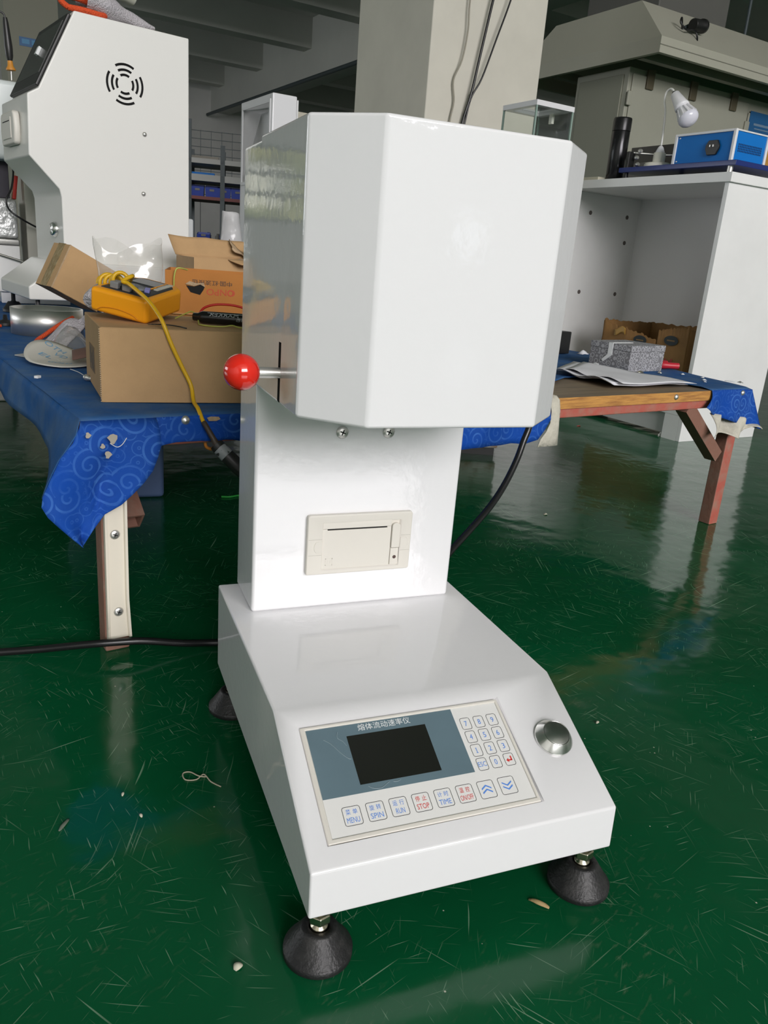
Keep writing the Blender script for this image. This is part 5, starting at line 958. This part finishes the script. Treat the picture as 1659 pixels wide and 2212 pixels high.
for x, z in ((.16, 1.00), (.43, 1.00), (.16, .60), (.43, .60), (.44, .87)): MB(KC @ axes((x, cwid - .0222, z), (1, 0, 0), (0, 0, 1), (0, -1, 0))).lathe([(.011, 0), (.011, .0006)], 14).build('screw_cap', mat('screw_hole', (.13, .11, .10), .7), kb)
# torn carton inside
tcn = thing('carton', 'torn brown carton with dark oval marks standing inside the open white cabinet', 'carton', KC @ V((.23, .36, .141)), R(9))
def wall(name, P, Q, h0, h1, k, m=CARDK):
    def fn(u, v):
        p = V(P).lerp(V(Q), u); z = .141 + (h0 + (h1 - h0) * u + .012 * noise.noise((u * 17, k, 0)) + .008 * noise.noise((u * 45, k, 3))) * v; return wob((p.x, p.y, z), .006 * v, 9, k)
    b = MB(KC).grid(36, 6, fn); b.build(name, m, tcn, solid=.006)
wall('carton_wall', (.06, .10, 0), (.06, .275, 0), .360, .325, 1); wall('carton_wall', (.06, .281, 0), (.06, .625, 0), .280, .340, 5); wall('carton_wall', (.40, .10, 0), (.40, .625, 0), .345, .340, 2); wall('carton_wall', (.06, .625, 0), (.40, .625, 0), .345, .335, 3); wall('carton_wall', (.06, .10, 0), (.40, .10, 0), .35, .34, 4)
MB(KC).box((.065, .105, .141), (.395, .620, .147)).build('carton_floor', CARDK, tcn)
for y, z in ((.190, .431), (.373, .412)): MB(KC @ axes((.0535, y, z), (0, -1, 0), (0, 0, 1), (-1, 0, 0)) @ Matrix.Diagonal((1, .55, 1, 1))).lathe([(.040, 0), (.040, .002)], 28).build('oval_mark', mat('mark_ink', (.02, .03, .035), .7), tcn)
for y, z in ((.190, .431), (.373, .412)): MB(KC).box((.0500, y - .022, z - .003), (.0514, y + .022, z + .003)).build('mark_bar', mat('mark_tan', (.2, .12, .05), .7), tcn)
b = MB(KC @ axes((.0525, .165, .322), (0, -1, 0), (0, 0, 1), (-1, 0, 0))); b.text('Mo', Matrix.Rotation(R(4), 4, 'Z'), .085, .058); b.build('red_print', mat('carton_red2', (.35, .02, .02), .6), tcn)
b = MB(KC).grid(6, 4, lambda u, v: (.052 - .002 * v, .47 + .07 * u, .425 + .03 * v + .01 * math.sin(u * 5))); b.build('tape_scrap', mat('tape_amber', (.45, .25, .05), .3), tcn, solid=.001)
b = MB(FR((1.78, 1.78, 0), 0))
# things on the cabinet top
ZT2 = 1.1347
b = MB(KC @ Matrix.Translation((.10, .752, ZT2))); th = thing('vacuum_flask', 'tall black vacuum flask standing at the far end of the white cabinet top', 'flask', KC @ V((.10, .752, ZT2)))
b.lathe([(.040, 0), (.0425, .003), (.0425, .225), (.041, .228)], 32).build('flask_body', mat('flask_black', (.03, .03, .032), .22, .7), th)
MB(KC @ Matrix.Translation((.10, .752, ZT2 + .2285))).lathe([(.0435, 0), (.0435, .052), (.041, .058), (.0001, .059)], 32).build('flask_cap', mat('flask_cap', (.02, .02, .021), .3, .5), th)
pt = thing('instrument_stage', 'dark blue plate on short legs standing on the white cabinet top', 'stage', KC @ V((.18, .34, ZT2)), R(9))
MB(KC).box((.03, .012, 1.1655), (.46, .66, 1.1865)).build('stage_plate', BLUED, pt, bevel=.002)
for x, y in ((.05, .05), (.05, .63), (.43, .05), (.43, .63)): MB(KC @ Matrix.Translation((x, y, ZT2))).lathe([(.012, 0), (.012, .031)], 14).build('stage_leg', STEELB if y < .1 else BLACKP, pt)
ZP = 1.187
bi = thing('instrument_case', 'bright blue instrument case with white edges and a mains inlet on the dark blue stage', 'instrument', KC @ V((.17, .216, ZP)), R(9))
MB(KC).box((.064, .066, ZP + .003), (.278, .370, 1.306)).build('case_body', BLUEP, bi, bevel=.001)
for a, c in (((.058, .060, ZP), (.072, .074, 1.312)), ((.058, .362, ZP), (.072, .376, 1.312)), ((.270, .060, ZP), (.284, .074, 1.312)), ((.058, .074, 1.302), (.072, .362, 1.312))): MB(KC).box(a, c).build('edge_trim', LAMPW, bi, bevel=.002)
MB(KC).box((.0725, .062, 1.305), (.2695, .372, 1.3115)).build('case_lid', mat('lid_white', (.72, .72, .72), .4), bi, bevel=.001)
inl = MB(KC @ axes((.0632, .165, 1.2455), (0, -1, 0), (0, 0, 1), (-1, 0, 0))).prism([(-.034, -.006, 0), (-.022, -.030, 0), (.022, -.030, 0), (.034, -.006, 0), (.034, .008, 0), (.022, .028, 0), (-.022, .028, 0), (-.034, .008, 0)], (0, 0, .010)).build('mains_inlet', BLACKP, bi, bevel=.002)
for x in (-.009, .007): MB(KC @ axes((.0529, .165, 1.2505), (0, -1, 0), (0, 0, 1), (-1, 0, 0))).box((x, -.004, 0), (x + .004, .004, .006)).build('pin', STEEL, inl)
b = MB(KC)
for i in range(15):
    for j in range(4): x = .095 + .0105 * i; z = 1.2275 + .0085 * j; b.box((x, .0645, z), (x + .0055, .0662, z + .0062))
tag(b.build('vent_slots', mat('vent_navy', (.005, .03, .12), .5), bi), kind='stuff')
for y, z in ((.352, 1.295), (.352, 1.20)): MB(KC @ axes((.0638, y, z), (0, -1, 0), (0, 0, 1), (-1, 0, 0))).lathe([(.004, 0), (.003, .002), (.0001, .0022)], 10).build('case_screw', STEEL, bi)
b = MB(KC).box((.31, .08, ZP), (.40, .2, 1.27)); tag(b.build('wood_block', mat('wood_amber', (.42, .22, .04), .5), bevel=.002), 'amber wooden block at the right edge behind the blue instrument case', 'block')
# gooseneck lamp
gl_ = thing('gooseneck_lamp', 'white gooseneck lamp with an LED bulb standing on the dark blue stage', 'lamp', KC @ V((.13, .515, ZP)))
LB_ = KC @ Matrix.Translation((.13, .515, ZP))
MB(LB_).lathe([(.062, 0), (.064, .004), (.063, .017), (.056, .023), (.030, .024), (.028, .026)], 36).build('lamp_base', LAMPC, gl_)
MB(LB_).lathe([(.028, .025), (.0275, .066), (.026, .068)], 30).build('socket_ring', LAMPC, gl_); MB(LB_).lathe([(.021, .068), (.020, .074), (.012, .092), (.006, .098)], 28).build('lamp_cone', LAMPW, gl_)
gpt = [(.13, .515, ZP + .10), (.13, .517, 1.34), (.13, .525, 1.43), (.13, .540, 1.475), (.13, .538, 1.510), (.13, .518, 1.523), (.13, .500, 1.517), (.13, .487, 1.500)]
MB().tube([KC @ V(p) for p in gpt], .0048, 9, smooth=6).build('gooseneck', mat('neck_white', (.66, .66, .62), .35), gl_)
pA, pB = KC @ V((.13, .490, 1.503)), KC @ V((.13, .352, 1.355)); AX = (pB - pA); LL = AX.length; LM_ = axes(pA, AX.orthogonal(), AX.cross(AX.orthogonal()), AX)
MB(LM_).lathe([(.008, -.006), (.010, .004)], 16).build('neck_plug', BLACKP, gl_)
MB(LM_).lathe([(.015, .004), (.020, .008), (.031, .075), (.033, .082), (.033, .090), (.028, .092)], 30).build('lamp_holder', LAMPW, gl_)
bl = MB(LM_).lathe([(.024, .090), (.027, .105), (.038, .140), (.042, .150)], 36).build('bulb_body', LAMPW, gl_)
for k in range(12): MB(LM_ @ Matrix.Rotation(2 * math.pi * k / 12, 4, 'Z')).prism([(.026, -.0022, .103), (.033, -.0022, .102), (.0465, -.0022, .148), (.041, -.0022, .149)], (0, .0044, 0)).build('bulb_fin', LAMPW, bl)
MB(LM_).lathe([(.0445, .150), (.0450, .156), (.042, .166), (.033, .176), (.018, .183), (.0001, .185)], 36).build('bulb_globe', mat('globe_white', (.72, .72, .80), .2), gl_)
# clamp stand with rods behind the lamp
cs = thing('clamp_stand', 'dark metal clamp bracket with steel rods behind the lamp on the blue stage', 'clamp', KC @ V((.25, .50, ZP)))
MB(KC).box((.30, .45, 1.250), (.312, .86, 1.322)).build('dark_bar', mat('bar_dark', (.045, .042, .036), .5), cs)
MB(KC).box((.06, .636, ZP), (.10, .655, ZP + .075)).build('clamp_block', BLACKP, cs, bevel=.003)
MB().tube([KC @ V((.09, .64, ZP + .072)), KC @ V((.20, .56, ZP + .07)), KC @ V((.305, .45, ZP + .075))], .005, 8).build('cross_rod', STEEL, cs)
for y, z in ((.612, 1.235), (.595, 1.263), (.60, 1.205)): MB(KC @ Matrix.Translation((.085, y, z)) @ Matrix.Rotation(R(90), 4, 'X')).lathe([(.006, -.010), (.010, -.006), (.010, .004), (.006, .010)], 12).build('clamp_screw', STEEL, cs)
for y in (.50, .525): MB(KC @ Matrix.Translation((.28, y, ZP + .035))).lathe([(.018, 0), (.018, .03), (.010, .045)], 14).build('knob', mat('knob_dark', (.05, .045, .04), .4, .5), cs)
MB(KC).box((.285, .56, ZP), (.2995, .64, 1.30)).build('stand_foot', mat('bar_dark', (.045, .042, .036), .5), cs)
b = MB(KC).box((.02, .78, ZT2), (.14, .93, ZT2 + .018)); tag(b.build('flat_tray', mat('tray_cream', (.5, .48, .38), .5), bevel=.002), 'flat cream tray on the white cabinet top beside the black flask', 'tray')
# ================================================================ under the bench and on the floor
ct = thing('storage_crate', 'dull blue plastic crate on the floor under the front bench', 'crate', (-.08, 1.73, 0))
MB().box((-.22, 1.607, 0), (.036, 1.86, .26)).build('crate_body', CRATE, ct, bevel=.012, seg=3); MB().box((-.226, 1.60, .262), (.042, 1.866, .285)).build('crate_rim', CRATE, ct, bevel=.005)
hk = tag(MB().tube([TB @ V(p) for p in ((.215, .02, .3615), (.217, .02, .352), (.226, .02, .347), (.232, .02, .350))], .003, 8, smooth=4).build('hook', mat('hook_orange', (.55, .2, .03), .5)), 'small orange hook hanging under the front bench rail', 'hook')
rb = thing('storage_box', 'white rust-stained metal box standing on the floor under the bench behind the tester', 'box', (1.1, 2.12, 0), R(-14))
RB = FR((1.317, 1.985, 0), R(-20)); MB(RB).box((-.50, 0, .03), (0, .20, .20)).build('box_body', RUSTW, rb, bevel=.004); MB(RB).box((-.49, .01, 0), (-.01, .19, .0295)).build('box_plinth', BLACKP, rb)
MB(RB).box((-.505, -.006, .165), (.005, .0, .2)).build('box_lip', WHITE, rb, bevel=.001)
FZ = .0012
b = MB().tube([(-.031, .308, FZ), (-.042, .322, FZ), (-.049, .338, FZ * 2.2), (-.060, .3315, FZ), (-.074, .335, FZ), (-.0755, .349, FZ), (-.066, .350, FZ), (-.056, .336, FZ * 2.4), (-.047, .334, FZ)], .0009, 6, smooth=6); tag(b.build('string', mat('string_beige', (.42, .38, .28), .9)), 'looped piece of pale string on the green floor left of the tester', 'string')
b = MB().tube([(.193, 1.587, .003), (.215, 1.582, .003), (.236, 1.590, .003), (.27, 1.60, .003)], .003, 6, smooth=4); tag(b.build('wire', mat('wire_green', (.02, .30, .04), .5)), 'short green wire on the floor in the dark under the bench', 'wire')
def chip(name, lab, x, y, l, w, h, rz, m, k):
    b = MB(FR((x, y, .0008), R(rz))); b.grid(8, 5, lambda u, v: wob((l * (u - .5), w * (v - .5) * math.sin(math.pi * (.12 + .76 * u)), h * math.sin(math.pi * u) * (.4 + .6 * math.sin(math.pi * v))), w * .12, 120, k)); tag(b.build(name, m, solid=.0008), lab, 'debris')
HUSK = mat('husk', (.42, .30, .14), .8); PALE = mat('chip_pale', (.55, .53, .42), .8)
chip('seed_husk', 'brown seed husk on the green floor between the front feet, near the right one', .279, .007, .024, .007, .004, -50, HUSK, 1)
chip('paint_chip', 'pale crumb on the green floor left of the front left foot', -.063, .026, .010, .008, .004, 40, PALE, 2)
chip('dry_leaf', 'grey-green dry leaf fragment on the floor at the lower left', -.226, .287, .022, .005, .002, 60, mat('leaf_grey', (.13, .16, .12), .9), 3)
chip('paint_chip', 'small white chip on the floor under the bench right of the column', 1.105, 1.299, .012, .010, .004, 10, PALE, 4)
chip('paint_chip', 'red paint flake on the floor in front of the open white cabinet', 2.05, 2.50, .022, .014, .003, 10, WIRER, 5)
chip('paint_chip', 'cream chip on the floor right of the round push button', .576, .307, .007, .005, .003, 30, PALE, 6)
chip('paint_chip', 'pale sliver standing out left of the looped string', -.155, .327, .008, .003, .002, 80, PALE, 7)
chip('paint_chip', 'second pale sliver below and left of the looped string', -.136, .279, .007, .0035, .002, 100, PALE, 8)
